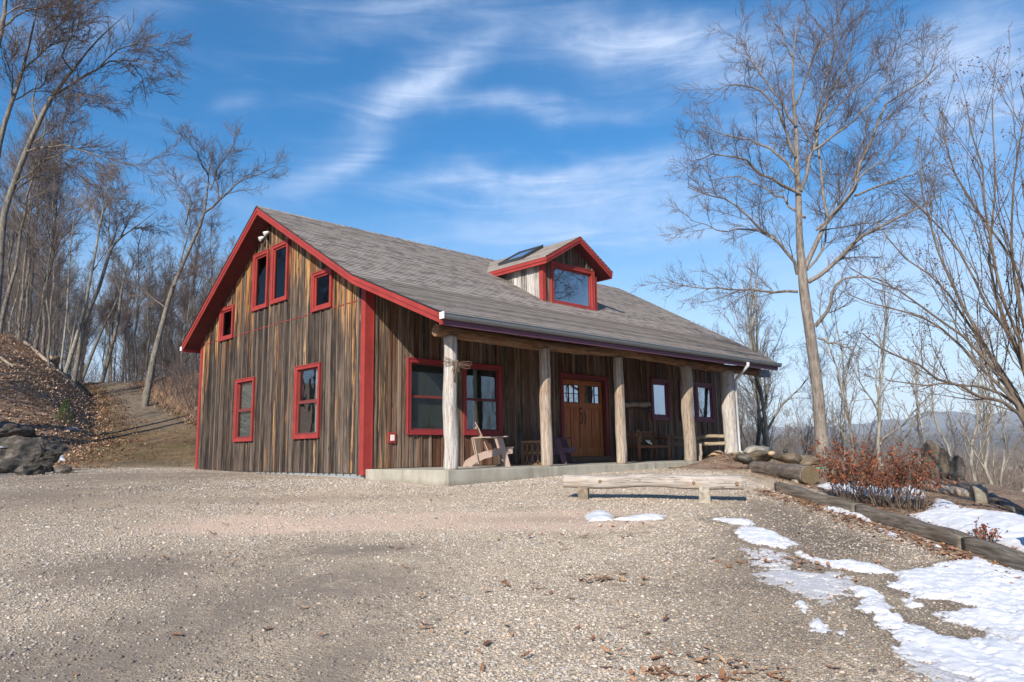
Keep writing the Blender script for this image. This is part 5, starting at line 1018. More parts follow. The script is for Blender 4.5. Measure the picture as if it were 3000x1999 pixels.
limbs = [R(19.8, 20.5, .07, .015, [(640, 1230), (700, 1080), (745, 1000), (870, 900), (900, 720), (960, 640), (1000, 450), (1180, 390), (1250, 300)]),
 R(20, 21.2, .045, .012, [(745, 1000), (715, 850), (690, 600), (720, 400), (790, 200), (800, 60)]), R(19.8, 18.4, .065, .014, [(655, 1295), (760, 1230), (870, 1110), (950, 1050), (1060, 1000), (1150, 960), (1260, 900)]),
 R(20.2, 21.5, .035, .01, [(870, 900), (960, 860), (1080, 820), (1200, 760), (1290, 640)]), R(19.8, 18.6, .055, .012, [(685, 1500), (720, 1440), (770, 1400), (760, 1330), (830, 1260), (960, 1290), (1060, 1330)]),
 R(19.8, 18.8, .05, .01, [(605, 1260), (580, 1200), (585, 1160), (500, 1100), (400, 1030), (330, 930), (200, 900), (100, 860)]), R(19.2, 20.5, .03, .008, [(500, 1100), (380, 1050), (250, 1060), (110, 1010)]),
 R(19.8, 18.6, .05, .01, [(620, 890), (540, 850), (430, 790), (380, 740), (250, 700), (120, 740)]), R(19.9, 21.3, .05, .01, [(605, 810), (560, 740), (470, 680), (380, 640), (250, 620), (150, 580)]),
 R(19.9, 18.9, .045, .01, [(595, 720), (540, 560), (460, 420), (350, 380), (220, 420)]), R(19.9, 21, .04, .009, [(600, 580), (500, 430), (420, 330), (370, 240), (340, 160)]), R(19.8, 19.0, .04, .008, [(605, 1340), (450, 1335), (300, 1330), (150, 1320), (20, 1310)]),
 R(19.8, 20.6, .055, .012, [(620, 880), (655, 800), (665, 700), (690, 600), (750, 440), (830, 300), (870, 180), (900, 60)]), R(20, 18.7, .035, .009, [(680, 690), (800, 600), (900, 540), (1010, 400), (1060, 200)]), R(19.8, 20.4, .03, .008, [(580, 260), (540, 180), (500, 90), (480, 40)]),
 R(19.8, 19.2, .035, .008, [(885, 650), (1000, 700), (1100, 712), (1150, 800), (1160, 880)], c3), R(20, 20.8, .03, .008, [(690, 600), (800, 480), (930, 360), (1100, 180)]), R(19.8, 21.4, .04, .01, [(640, 1000), (560, 930), (470, 880), (330, 800), (200, 830)]), R(19.8, 20.4, .03, .008, [(600, 480), (660, 330), (700, 200), (690, 90)]),
 R(19.8, 18.4, .035, .009, [(690, 1060), (800, 960), (900, 800), (1040, 700), (1120, 560)]), R(19.8, 21.6, .035, .009, [(650, 1240), (740, 1120), (740, 980), (830, 860), (870, 700)]), R(19.8, 19., .03, .007, [(680, 250), (760, 160), (640, 60), (660, -20)])]
LV = [dict(n=15, ang=42, length=.42, rr=.42, K=7, wig=.10, up=.08, tmin=.1, rmin=.008, lenpow=.45, floor=.9), dict(n=11, ang=40, length=.42, rr=.6, K=5, wig=.12, up=.06, tmin=.1, rmin=.006, lenpow=.35, floor=.42), dict(n=8, ang=38, length=.5, rr=.65, K=3, wig=.12, up=.05, tmin=.1, floor=.2, rmin=.0042, lenpow=.3)]
traced('bare_tree', trunk, limbs, 'tallest bare tree with a thick grey trunk and wide spreading crown right of the lodge', M_BARK, M_TWIG, LV, 5)
# lilac-like tree with clinging seed clusters at the right edge
d1 = 8.8; bs = (3085, 1500)
S = [[(3000, 1204), (2893, 1173), (2848, 1151), (2714, 1093), (2625, 1048), (2580, 1012), (2527, 977)], [(3000, 1204), (2937, 1102), (2848, 1012), (2759, 945), (2670, 870), (2625, 843), (2545, 825), (2491, 785)],
     [(3000, 1180), (2930, 1079), (2848, 968), (2803, 879), (2714, 789), (2625, 736), (2560, 640)], [(3020, 1100), (2960, 923), (2911, 789), (2906, 700), (2880, 560), (2850, 400), (2830, 300)], [(3020, 1080), (2945, 960), (2894, 753), (2907, 638), (2920, 478), (2907, 287)],
     [(3040, 1150), (2990, 900), (2960, 700), (2970, 500), (3010, 300)], [(3040, 1130), (3000, 800), (2945, 702), (2840, 600), (2780, 480), (2760, 330)], [(3000, 1200), (2870, 1000), (2800, 850), (2740, 720), (2700, 560), (2690, 400)], [(3040, 1180), (2960, 1000), (2870, 850), (2790, 690), (2700, 620), (2640, 560)], [(3000, 1190), (2900, 1120), (2760, 960), (2650, 900), (2560, 900), (2480, 860)],
     [(3060, 1100), (3010, 700), (3030, 450), (2990, 250)], [(3000, 1204), (2940, 1150), (2800, 1120), (2700, 1130), (2600, 1115)]]
limbs = [(d1+(i % 3-1)*.15, d1+((i*7) % 5-2)*.55, .027, .006, [(bs[0]-i*3, 1400)]+L) for i, L in enumerate(S)]
LV2 = [dict(n=13, ang=32, length=.38, rr=.5, K=6, wig=.12, up=.22, tmin=.25, rmin=.004, lenpow=.5), dict(n=6, ang=34, length=.42, rr=.6, K=4, wig=.2, up=.2, tmin=.15, rmin=.0028, lenpow=.4), dict(n=3, ang=34, length=.5, rr=.65, K=3, wig=.2, up=.15, tmin=.15, rmin=.002, lenpow=.3)]
rt_, tips = traced('multi_stem_tree', [(3085, 1560, d1, .08), (3080, 1500, d1, .06), (3070, 1400, d1, .045)], limbs, 'multi-stemmed bare shrubby tree with withered seed clusters leaning in from the right edge', M_TWIGR, M_TWIGR, LV2, 9, kl=12, jit=.015, cat='tree')
TP = tips[0][0]; rng = np.random.default_rng(3); sel = rng.choice(len(TP), 420, replace=False); mb = MB(); rd = random.Random(8); o0 = Vector(rt_.location)
for i in sel:
    p = Vector(TP[i, -1])-o0
    if TP[i, -1, 2] < 1.2 and rd.random() < .6: continue
    for _ in range(rd.randint(3, 6)):
        c = p+Vector((rd.gauss(0, .02), rd.gauss(0, .02), rd.gauss(0, .03))); a = Vector((rd.gauss(0, 1), rd.gauss(0, 1), rd.gauss(0, 1))).normalized()*rd.uniform(.008, .017); b = a.cross(Vector((.4, .1, .9))).normalized()*a.length*.6; mb.poly([c-a, c+b, c+a, c-b])
mb.build('seed_clusters', M_LEAFR, rt_, fixn=False)
# big trees leaning in at the upper left
z1 = lambda x, y: (x/1.3633, y/1.3633); z5 = lambda x, y: (x/2.852, 600+y/2.852)
LV4 = [dict(n=8, ang=40, length=.4, rr=.42, K=5, wig=.1, up=.1, tmin=.1, rmin=.008, lenpow=.45, floor=.4), dict(n=7, ang=38, length=.44, rr=.6, K=4, wig=.12, up=.08, tmin=.1, rmin=.007, lenpow=.35, floor=.25)]
LV3 = [dict(n=14, ang=40, length=.42, rr=.42, K=6, wig=.10, up=.1, tmin=.1, rmin=.011, lenpow=.45, floor=1.0), dict(n=10, ang=38, length=.44, rr=.6, K=4, wig=.12, up=.08, tmin=.1, rmin=.0085, lenpow=.35, floor=.5), dict(n=7, ang=36, length=.5, rr=.65, K=3, wig=.12, up=.06, tmin=.1, floor=.28, rmin=.0068, lenpow=.3)]
def Z(d0, d1_, r0, r1, L, f=z1): return (d0, d1_, r0, r1, [f(*p) for p in L])
DD = 26.5
traced('bare_tree', [(*z1(-14, 1230), DD, .2), (*z1(2, 1050), DD, .17), (*z1(14, 850), DD, .16), (*z1(52, 745), DD, .15), (*z1(105, 600), DD, .14), (*z1(155, 490), DD, .13), (*z1(200, 390), DD, .11), (*z1(290, 285), DD, .08), (*z1(350, 200), DD, .05), (*z1(430, 120), DD, .03), (*z1(500, 60), DD, .015)],
 [Z(DD, DD+1, .08, .015, [(200, 390), (250, 350), (330, 310), (400, 270), (460, 240), (530, 240), (660, 268)]), Z(DD, DD-1, .05, .012, [(400, 270), (420, 240), (470, 190), (540, 175), (670, 185)]), Z(DD, DD-1.5, .07, .012, [(95, 610), (150, 590), (240, 570), (370, 612), (440, 640), (590, 670)]),
  Z(DD, DD+2, .04, .01, [(520, 255), (560, 300), (585, 350)]), Z(DD, DD-1, .05, .01, [(60, 740), (180, 640), (280, 600), (330, 560)]), Z(DD, DD+1.5, .06, .012, [(150, 500), (120, 400), (160, 300), (170, 180), (150, 60)]), Z(DD, DD-2, .05, .01, [(290, 285), (240, 220), (300, 120), (340, 40)]), Z(DD, DD-1, .04, .01, [(200, 390), (300, 380), (420, 390)]),
  Z(DD, DD+1, .04, .01, [(120, 580), (230, 500), (300, 440), (400, 400)]), Z(DD, DD+2, .05, .01, [(30, 800), (110, 720), (200, 700), (280, 690)])], 'big bare tree at far left with a long limb arching right across the sky', M_BARKD, M_TWIG, LV3, 21, kl=10, rs=.68)
DE = 25
traced('bare_tree', [(*z1(-70, 1150), DE, .2), (*z1(-40, 850), DE, .17), (*z1(0, 545), DE, .13), (*z1(50, 400), DE, .10), (*z1(90, 290), DE, .08), (*z1(115, 180), DE, .06), (*z1(145, 60), DE, .04), (*z1(160, -60), DE, .02)],
 [Z(DE, DE+1, .05, .01, [(90, 290), (160, 210), (260, 150), (340, 100)]), Z(DE, DE-1, .05, .01, [(50, 400), (40, 280), (0, 180)]), Z(DE, DE-1.5, .04, .01, [(145, 160), (220, 80), (330, 20)]), Z(DE, DE+1, .04, .01, [(60, 400), (170, 340), (200, 260)])], 'dark leaning bare tree cut by the left edge of the picture', M_BARKD, M_TWIG, LV3, 22, kl=10, rs=.68)
DE2 = 24
traced('bare_tree', [(*z1(-60, 420), DE2, .15), (*z1(-20, 230), DE2, .13), (*z1(12, 100), DE2, .11), (*z1(25, 0), DE2, .08), (*z1(30, -90), DE2, .05)], [Z(DE2, DE2+1, .06, .012, [(10, 110), (60, 70), (110, 35), (200, 25), (320, 30)]), Z(DE2, DE2-1, .04, .01, [(20, 60), (110, 20), (180, -30)])], 'thick bare tree with a pale bough crossing the top left corner', M_BARK, M_TWIG, LV3, 23, kl=9, rs=.68, zsink=14)
DF = 38
traced('bare_tree', [(431, 1148, DF, .27), (440, 1100, DF, .25), (452, 1038, DF, .21), (480, 933, DF, .18), (501, 852, DF, .16), (533, 782, DF, .14), (561, 716, DF, .12), (596, 640, DF, .10), (607, 570, DF, .07), (612, 500, DF, .045), (628, 410, DF, .02)],
 [Z(DF, DF+2, .1, .02, [(815, 850), (900, 780), (970, 715), (1050, 690), (1110, 665)]), Z(DF, DF-1.5, .07, .015, [(740, 900), (770, 790), (700, 740), (640, 680)]), Z(DF, DF+1, .07, .015, [(840, 760), (870, 680), (920, 600), (950, 540)]), Z(DF, DF-2, .06, .015, [(830, 700), (790, 620), (740, 540)]), Z(DF, DF+2, .06, .015, [(720, 1050), (760, 900), (745, 800), (700, 740)]),
  Z(DF, DF-1, .06, .015, [(880, 800), (860, 700), (800, 600), (790, 560)]), Z(DF, DF+2, .05, .012, [(660, 1230), (600, 1180), (540, 1130)]), Z(DF, DF-2, .05, .012, [(680, 1150), (760, 1100), (800, 1060)])], 'leaning bare tree with an open crown standing where the wood meets the lodge gable', M_BARKD, M_TWIG, LV3, 24, kl=10, rs=.68)
DG = 34
for i, (T, L, lab, bk, tw) in enumerate([
 ([(590, 1270, .16), (640, 1110, .14), (700, 900, .12), (760, 600, .10), (800, 380, .085), (830, 200, .07), (870, 0, .05), (910, -200, .03), (960, -330, .015)], [[(830, 200), (760, 60), (740, -100)], [(850, 100), (930, -60), (1000, -150)], [(770, 560), (860, 430), (930, 330)], [(870, 0), (840, -150), (850, -250)]], 'straight pale-barked bare tree rising from the bank left of the track', M_BARKP, M_TWIGP),
 ([(660, 1230, .17), (700, 1000, .15), (760, 850, .14), (830, 690, .13), (900, 450, .12), (930, 350, .11), (1010, 270, .07), (1130, 190, .04), (1300, 60, .02)], [[(930, 350), (905, 200), (920, 60), (940, -80)], [(1010, 270), (1060, 150), (1150, 20)], [(1130, 200), (1230, 190), (1330, 170)], [(930, 340), (980, 200), (960, 60)]], 'leaning forked bare tree behind the pale straight one on the bank', M_BARKD, M_TWIG),
 ([(500, 1400, .09), (530, 1180, .08), (560, 900, .07), (575, 600, .055), (590, 350, .04), (625, 60, .02)], [[(575, 650), (640, 450), (660, 300)], [(580, 400), (520, 300), (500, 200)]], 'thin pale young tree at the left edge of the track', M_BARKP, M_TWIGP),
 ([(540, 1400, .07), (580, 1250, .06), (615, 1050, .05), (645, 900, .03), (660, 780, .015)], [[(600, 1150), (560, 1000), (570, 900)], [(615, 1050), (670, 900), (700, 850)]], 'short pale sapling leaning beside the thin young tree', M_BARKP, M_TWIGP),
 ([(735, 1340, .12), (800, 1170, .11), (870, 1010, .09), (950, 860, .05), (990, 760, .02)], [[(870, 1010), (960, 960), (1010, 930)], [(840, 1090), (830, 980), (860, 850)]], 'dark tree leaning right over the top of the track', M_BARKD, M_TWIG),
 ([(900, 1310, .16), (950, 1130, .14), (990, 950, .12), (1010, 750, .1), (1040, 600, .07), (1080, 450, .03)], [[(1010, 750), (960, 620), (930, 500)], [(1030, 640), (1120, 520), (1150, 430)], [(985, 960), (1060, 830), (1180, 800)]], 'dark upright tree behind the crest of the track', M_BARKD, M_TWIG)]):
    gpt = onground(*z5(*T[0][:2]), 2, 62); dg = float((gpt.x-CAM[0])*FH[0]+(gpt.y-CAM[1])*FH[1]); dg = min(max(dg, 29), 40 if i < 4 else 56); T = [(a_, b_, r_*dg/(DG if i < 4 else 50)) for a_, b_, r_ in T]; tr_ = [(*z5(a, b), dg, r_) for a, b, r_ in T]; traced('bare_tree', tr_, [(dg, dg+(-1)**k*1.5, tr_[3][3]*.55 if i < 2 else .03, .012, [z5(*p) for p in q]) for k, q in enumerate(L)], lab, bk, tw, LV3 if i not in (2, 3) else LV4, 30+i, kl=8, rs=.62 if i < 4 else .8, zsink=.1, jit=.02)
# pale saplings on the slope at the right
rd = random.Random(31)
labs = ['pale sapling right behind the rusty shrub', 'forked pale sapling standing above the broad standing stone', 'pale sapling leaning right from the thin pointed stone', 'twisted pale sapling near the stone wheel', 'low pale sapling sloping out at the right edge', 'thin pale sapling left of the rusty shrub', 'double-stemmed pale sapling beside the big trunk', 'pale sapling rising between the standing stones', 'spindly pale sapling beyond the millstone', 'crooked pale sapling over the red barn', 'slim pale sapling by the rock pile', 'bushy pale sapling right of the downspout']
for i, (px, dd, H, lx, r_) in enumerate([(2555, 18, 5.6, .06, .055), (2680, 15, 3.4, .15, .035), (2815, 14.2, 3.2, .5, .04), (2880, 16, 3.6, .25, .045), (2950, 13.5, 2.2, .9, .035), (2480, 20, 5.0, -.05, .04), (2455, 23, 5.6, .1, .05), (2770, 17, 3.6, -.1, .035), (2900, 19, 4.2, .1, .04), (2960, 19, 4.4, .3, .04), (2240, 25, 7.0, .02, .08), (2205, 28, 7.5, .12, .1)]):
    x, y = du(dd, (px-1500)/FPX*dd); z = min(Gs(x, y), pt(px, 1420, dd).z if dd < 19 else 99); rng = np.random.default_rng(200+i); K = 10; t_ = np.linspace(0, 1, K); w = np.cumsum(rng.normal(size=(K, 2))*.055, 0); w -= w[0]
    hx = lx*H*.45*t_**1.1; P = np.stack([x+RH[0]*hx+w[:, 0], y+RH[1]*hx+w[:, 1], z-.3+t_*H], 1); Rr = r_*(1-t_*.85); L1, R1 = spawn(P[None], Rr[None], 13, rng, 34, .42, .6, 7, .15, .25, tmin=.12, rmin=.01, lenpow=.6)
    tree_meshes([P], [Rr], [L1], [R1], rng, [dict(n=7, ang=36, length=.46, rr=.6, K=5, wig=.18, up=.15, tmin=.15, rmin=.006, lenpow=.4), dict(n=5, ang=36, length=.5, rr=.65, K=3, wig=.2, up=.1, tmin=.1, rmin=.0045, lenpow=.3)], M_BARKP, M_TWIGP, 'sapling', loc=tuple(P[0]), label=labs[i], cat='tree', sides=(7, 4, 3, 3, 3), group='pale saplings on the slope')
# bare brush
def brush(name, spots, m, label, seed, n1=7):
    rng = np.random.default_rng(seed); S0 = np.array(spots); M = len(S0); K = 6; P = np.empty((M, K, 3)); P[:, 0] = S0[:, :3]; H = S0[:, 3]; cur = norm(np.concatenate([rng.normal(size=(M, 2))*.28, np.ones((M, 1))], 1))
    for k in range(1, K): cur = norm(cur+rng.normal(size=(M, 3))*.13); P[:, k] = P[:, k-1]+cur*(H/(K-1))[:, None]
    R0 = (H*.006)[:, None]*np.linspace(1, .3, K)[None]; a = np_tubes(P, R0, 3); Q, RQ = spawn(P, R0, n1, rng, 34, .4, .6, 4, .2, .2, tmin=.15, rmin=.005); Q2, RQ2 = spawn(Q, RQ, 3, rng, 36, .5, .7, 3, .2, .1, tmin=.2, rmin=.004)
    V, F = merge([a, np_tubes(Q, RQ, 3), np_tubes(Q2, RQ2, 3)]); o = np_mesh(name, V, F, m); tag(o, label, 'brush', kind='stuff'); return o
rd = random.Random(41); sp = []
for _ in range(1300):
    d = rd.uniform(27, 60); px = rd.uniform(425, 760); u = (px-1500)/FPX*d; x, y = du(d, u)
    if u < np.interp(d, [24, 30, 38, 46, 60], [-9, -12.0, -17.6, -23.4, -32.5]) or (x > -1.5 and y < 11.5): continue
    sp.append((x, y, Gs(x, y)-.05, rd.uniform(.9, 3.4)*(1 if d > 34 else .5)))
brush('thicket', sp, M_TWIG, 'tangled grey-brown bare brush between the track and the lodge gable', 1)
sp = []
for _ in range(900):
    d = rd.uniform(40, 80); px = rd.uniform(-60, 430); u = (px-1500)/FPX*d; x, y = du(d, u)
    ule = np.interp(d, [24, 30, 38, 46, 60, 100], [-16.2, -17, -21.4, -27.1, -37, -64])
    if ule-.3 < u < ule+3.6 and d < 55: continue
    sp.append((x, y, Gs(x, y)-.05, rd.uniform(1, 4)))
brush('undergrowth', sp, M_TWIG, 'dark bare undergrowth between the trunks of the hillside wood', 2)
sp = []
for _ in range(1250):
    d = rd.uniform(17.5, 60); px = rd.uniform(2130, 3060) if d > 24 else rd.uniform(2440, 3040); u = (px-1500)/FPX*d; x, y = du(d, u)
    if (x < 15.8 and y > -3) or (x < 12.5 and y > -7 and d < 21): continue
    sp.append((x, y, Gs(x, y)-.1, (rd.uniform(1.4, 3.2)*(1 if px < 2550 else .82)) if d > 24 else rd.uniform(.5, 1.2)))
M_BRUSH = m_bark('brown_brush', (.11, .08, .066), (.27, .205, .165))
brush('slope_brush', sp, M_BRUSH, 'pale tangled brush on the slope falling away to the valley at right', 3, 8)
sp = []
for _ in range(3000):
    d = 105+rd.random()**1.5*620; px = rd.uniform(1950, 3080); u = (px-1500)/FPX*d; x, y = du(d, u); sp.append((x, y, Gs(x, y)-.3, rd.uniform(4, 7.5)*(1+.3*(d/600))))
def brushfar(spots, seed):
    rng = np.random.default_rng(seed); S0 = np.array(spots); M = len(S0); P = np.empty((M, 3, 3)); P[:, 0] = S0[:, :3]; H = S0[:, 3]
    for k in (1, 2): P[:, k] = P[:, k-1]+np.stack([rng.normal(size=M)*.3, rng.normal(size=M)*.3, H/2], 1)
    R0 = np.stack([H*.018, H*.012, H*.006], 1); Q, RQ = spawn(P, R0, 13, rng, 45, .4, .8, 3, .2, .25, tmin=.2, rmin=.05); V, F = merge([np_tubes(P, R0, 3), np_tubes(Q, RQ, 3)]); o = np_mesh('valley_woods', V, F, M_TWIGP); tag(o, 'grey-brown leafless woods covering the valley floor', 'woods', kind='stuff')
brushfar(sp, 5)

# rusty shrub: one thing, stems and leaves
def ruby(c_list, name, label, seed, H, nst, nlf, spread):
    rng = np.random.default_rng(seed); base = []; 
    for (x, y, rad) in c_list:
        k = nst//len(c_list); a = rng.random(k)*6.283; r = rad*np.sqrt(rng.random(k)); base.append(np.stack([x+r*np.cos(a), y+r*np.sin(a), np.zeros(k), np.cos(a)*r/rad, np.sin(a)*r/rad], 1))
    B = np.concatenate(base); B[:, 2] = G(B[:, 0], B[:, 1])-.03; M = len(B); K = 6; P = np.empty((M, K, 3)); P[:, 0] = B[:, :3]; cur = norm(np.stack([B[:, 3]*spread, B[:, 4]*spread, np.ones(M)], 1)+rng.normal(size=(M, 3))*.12); Hs = H*rng.uniform(.45, 1.15, M)*(1+.18*np.sin(B[:, 0]*9+B[:, 1]*7))
    for k in range(1, K): cur = norm(cur+rng.normal(size=(M, 3))*.1+np.array([0, 0, .04])); P[:, k] = P[:, k-1]+cur*(Hs/(K-1))[:, None]
    R0 = np.linspace(.0055, .0025, K)[None]*np.ones((M, 1)); Q, RQ = spawn(P, R0, 5, rng, 28, .32, .7, 4, .15, .15, tmin=.3, rmin=.002); root = empty(name, tuple(P[:, 0].mean(0))); off = P[:, 0].mean(0)
    V, F = merge([np_tubes(P-off, R0, 4), np_tubes(Q-off, RQ, 3)]); np_mesh('stems', V, F, M_TWIGR, root)
    T = np.concatenate([Q[:, -1], Q[:, -2], P[:, -1]]); T = T[rng.integers(0, len(T), nlf)]; T = T+rng.normal(size=T.shape)*.025-off; zz = T[:, 2]+off[2]-B[:, 2].mean(); T = T[(zz > H*.42)|(rng.random(len(T)) < .12)]
    n = len(T); a = norm(rng.normal(size=(n, 3))-np.array([0, 0, 1.0])); b = norm(np.cross(a, rng.normal(size=(n, 3)))); L = rng.uniform(.025, .058, n)[:, None]; w = L*.32; c_ = np.cross(a, b)*L*.18
    Vv = np.stack([T, T+a*L*.5+b*w+c_, T+a*L, T+a*L*.5-b*w+c_], 1).reshape(-1, 3); Ff = np.arange(n*4).reshape(-1, 4); np_mesh('leaves', Vv, Ff, M_LEAFR, root, smooth=False); tag(root, label, 'shrub'); return root
cs = [tuple(ground_at(11.2, 4.98))[:2]+(.20,), tuple(ground_at(10.9, 5.25))[:2]+(.25,), tuple(ground_at(10.5, 5.25))[:2]+(.22,), tuple(ground_at(10.2, 5.35))[:2]+(.2,)]
ruby(cs, 'rusty_shrub', 'low rounded shrub covered in withered rust-red leaves behind the border timber', 4, .74, 150, 4300, .55)
cs = [tuple(onground(2885, 1592))[:2]+(.07,)]; ruby(cs, 'dried_perennial', 'small clump of dried russet stems on the snow near the plum pot', 6, .24, 26, 120, .6)
q = onground(2130, 1368); cs = [(9.3, -3.2, .3)]
# grass tufts and small green plant on the soil heap
def tufts(name, spots, label, m, h, seed, kind='stuff', cat='grass', n=30, sp_=.12):
    rng = np.random.default_rng(seed); S0 = np.repeat(np.array(spots), n, 0); M = len(S0); p = S0+np.concatenate([rng.normal(size=(M, 2))*sp_, np.zeros((M, 1))], 1); p[:, 2] = G(p[:, 0], p[:, 1])+(S0[:, 2]); d = norm(np.concatenate([rng.normal(size=(M, 2))*.6, np.ones((M, 1))], 1)); L = h*rng.uniform(.4, 1.2, M)[:, None]; s = norm(np.cross(d, rng.normal(size=(M, 3))))*.006*h/.15
    V = np.stack([p-s, p+s, p+d*L+rng.normal(size=(M, 3))*.2*h], 1).reshape(-1, 3); o = np_mesh(name, V, np.arange(M*3).reshape(-1, 3), m, smooth=False); tag(o, label, cat, kind=kind); return o
def hp(x, y): return .30*math.exp(-(((x-9.0)/1.3)**2+((y+3.15)/.42)**2))+.16*math.exp(-(((x-10.6)/.9)**2+((y+3.2)/.7)**2))
tufts('low_green_plant', [(9.9, -3.35, hp(9.9, -3.35)-.02), (10.1, -3.4, hp(10.1, -3.4)-.02), (10.0, -3.55, 0.05)], 'low mossy green plant on the soil heap by the last porch post', M_NEEDLE, .14, 3, None, 'plant', 260, .13)
tufts('dry_grass', [(x_, y_, hp(x_, y_)-.02) for x_, y_ in [(8.9+i*.22, -3.3-(i % 3)*.12) for i in range(13)]], 'sparse dry grass on the soil heap at the end of the porch', M_GRASS, .12, 4, n=22, sp_=.16)
sp = []
rd = random.Random(55)
for _ in range(160):
    d = rd.uniform(27, 44); u = float(np.interp(d, [27, 30, 38, 46], [-7.5, -11.2, -17.6, -23]))+rd.uniform(0, 2.2); x, y = du(d, u); sp.append((x, y, 0))
tufts('dry_bank_grass', sp, 'pinkish dry grass along the right edge of the track', m_isl('straw', [(.30, .19, .13), (.42, .29, .2), (.22, .14, .1)]), .42, 7, n=60, sp_=.35)
# little spruce on the leafy slope
q = onground(187, 1243); rt2 = empty('young_spruce', q); rng = np.random.default_rng(12); H = .98; mb = MB(); mb.tube([(0, 0, -.1), (0, 0, H*.6), (0, 0, H)], [.02, .012, .004], 6); mb.build('trunk', M_BARKD, rt2); V = []
for k in range(2600):
    t_ = rng.random()**.8; r = (1-t_)*.40*rng.uniform(.3, 1)**.6+.01; a = rng.random()*6.283; sect = math.floor(a/.7)*.7+.35; a = a*.5+sect*.5; c_ = np.array([r*math.cos(a), r*math.sin(a), .06+t_*H*.94-r*.12]); d_ = norm(np.array([math.cos(a), math.sin(a), .15])+rng.normal(size=3)*.5)*rng.uniform(.03, .07); s = norm(np.cross(d_, rng.normal(size=3)))*.007; V += [c_, c_+d_*.5+s, c_+d_, c_+d_*.5-s]
np_mesh('crown', np.array(V), np.arange(len(V)).reshape(-1, 4), M_NEEDLE, rt2, smooth=False); tag(rt2, 'small green spruce sapling on the brown leafy slope', 'tree')
q = onground(190, 1170, hi=60); 
# ------------------------------------------------------------------ loose gravel, leaves
def scatter_pebbles(n, seed, d0, d1, pw, smul=1.):
    rng = np.random.default_rng(seed); d = d0+(rng.random(n)**pw)*(d1-d0); a = rng.uniform(-.76, .76, n); u = a*d; x = CAM[0]+FH[0]*d+RH[0]*u; y = CAM[1]+FH[1]*d+RH[1]*u
    cl_ = fbm(x, y, 1.1, 3.)+fbm(x, y, 4.2, 8.)*.6; B = lambda dd, uu, sd, su: np.exp(-((d-dd)/sd)**2-((u-uu)/su)**2)
    mud = B(5.4, -2.2, 2.1, .9)+B(4.6, -1.1, 1.3, .5)+B(7.4, -3.6, .8, 1.4)+B(8.2, -1.7, .35, .9)+B(4.4, -3.1, .8, .9)+B(6.8, -1.2, .7, .6)+B(12.5, -8, 3, 2.6)+B(17.5, -10, 2.6, 4)+B(12.2, -3.5, .4, 2.4)  # mud also covers the painted tree-shadow bands of the far-left driveway
    damp = B(6.3, 2.2, .7, 1.2)+B(7.4, 2.6, 1.0, .8)+B(5.2, 2.0, .7, .9)+B(8.8, 3.3, 1.4, .8)+B(10.5, 3.6, 1.2, .5)+B(4.4, 1.6, .5, .6)
    lane = np.exp(-((d-9.9-.2*fbm(x, y, .7, 9.))/.75)**2)*(u > -5)*(u < 1.6)
    keep = (rng.random(n) < np.clip(.78+cl_*.35-mud*.5-lane*.5, .08, 1)) & (u < 4.3) & ~((x > -.1) & (y > -2.8)) & ~((x > -.15) & (y > -.2)); x, y, d, damp, mud = x[keep], y[keep], d[keep], damp[keep], mud[keep]; n = len(x)
    z = G(x, y)+fbm(x, y, 1.6, 5.)*.012+fbm(x, y, .5, 6.)*.015
    s = np.exp(rng.normal(math.log(.0062), .42, n)); s = np.clip(s, .003, .019)*(1+.05*np.clip(d-6, 0, 9))*smul
    ph = (1+5**.5)/2; iv = np.array([(-1, ph, 0), (1, ph, 0), (-1, -ph, 0), (1, -ph, 0), (0, -1, ph), (0, 1, ph), (0, -1, -ph), (0, 1, -ph), (ph, 0, -1), (ph, 0, 1), (-ph, 0, -1), (-ph, 0, 1)])/1.9; fc = np.array([(0, 11, 5), (0, 5, 1), (0, 1, 7), (0, 7, 10), (0, 10, 11), (1, 5, 9), (5, 11, 4), (11, 10, 2), (10, 7, 6), (7, 1, 8), (3, 9, 4), (3, 4, 2), (3, 2, 6), (3, 6, 8), (3, 8, 9), (4, 9, 5), (2, 4, 11), (6, 2, 10), (8, 6, 7), (9, 8, 1)])
    an = rng.random(n)*6.283; ca, sa = np.cos(an), np.sin(an); sx, sy, sz = s*rng.uniform(.9, 1.5, n), s*rng.uniform(.7, 1.1, n), s*rng.uniform(.45, .8, n)
    q = iv[None]*(1+rng.normal(size=(n, 12, 1))*.12); q = q*np.stack([sx, sy, sz], 1)[:, None, :]; V = np.stack([q[..., 0]*ca[:, None]-q[..., 1]*sa[:, None], q[..., 0]*sa[:, None]+q[..., 1]*ca[:, None], q[..., 2]], -1)+np.stack([x, y, z+sz*.35], 1)[:, None, :]
    wet = rng.random(n) < np.clip(wetness(x, y)*.8+damp*.85+mud*.8+.5*np.clip(fbm(x, y, 2.1, 12.)-.15, 0, 1), 0, .9); return V, wet, fc  # wet also picks dark pebbles for the painted tree-shadow bands
PB = [scatter_pebbles(230000, 3, 3.2, 15.6, 1.35), scatter_pebbles(80000, 4, 13.5, 24, 1.0, .95)]
for nm_, lab_, m_, w_ in (('gravel', 'loose dry grey and tan gravel scattered over the yard', M_PEB, False), ('damp_and_shaded_gravel', 'darker gravel, damp around the melting snow and the muddy wheel tracks, and in the painted tree-shadow bands far left', M_PEBD, True)):
    V = np.concatenate([v[w == w_] for v, w, _ in PB]); F = PB[0][2][None]+(np.arange(len(V))*12)[:, None, None]; o = np_mesh(nm_, V.reshape(-1, 3), F.reshape(-1, 3), m_, smooth=True); tag(o, lab_, 'gravel', kind='stuff')
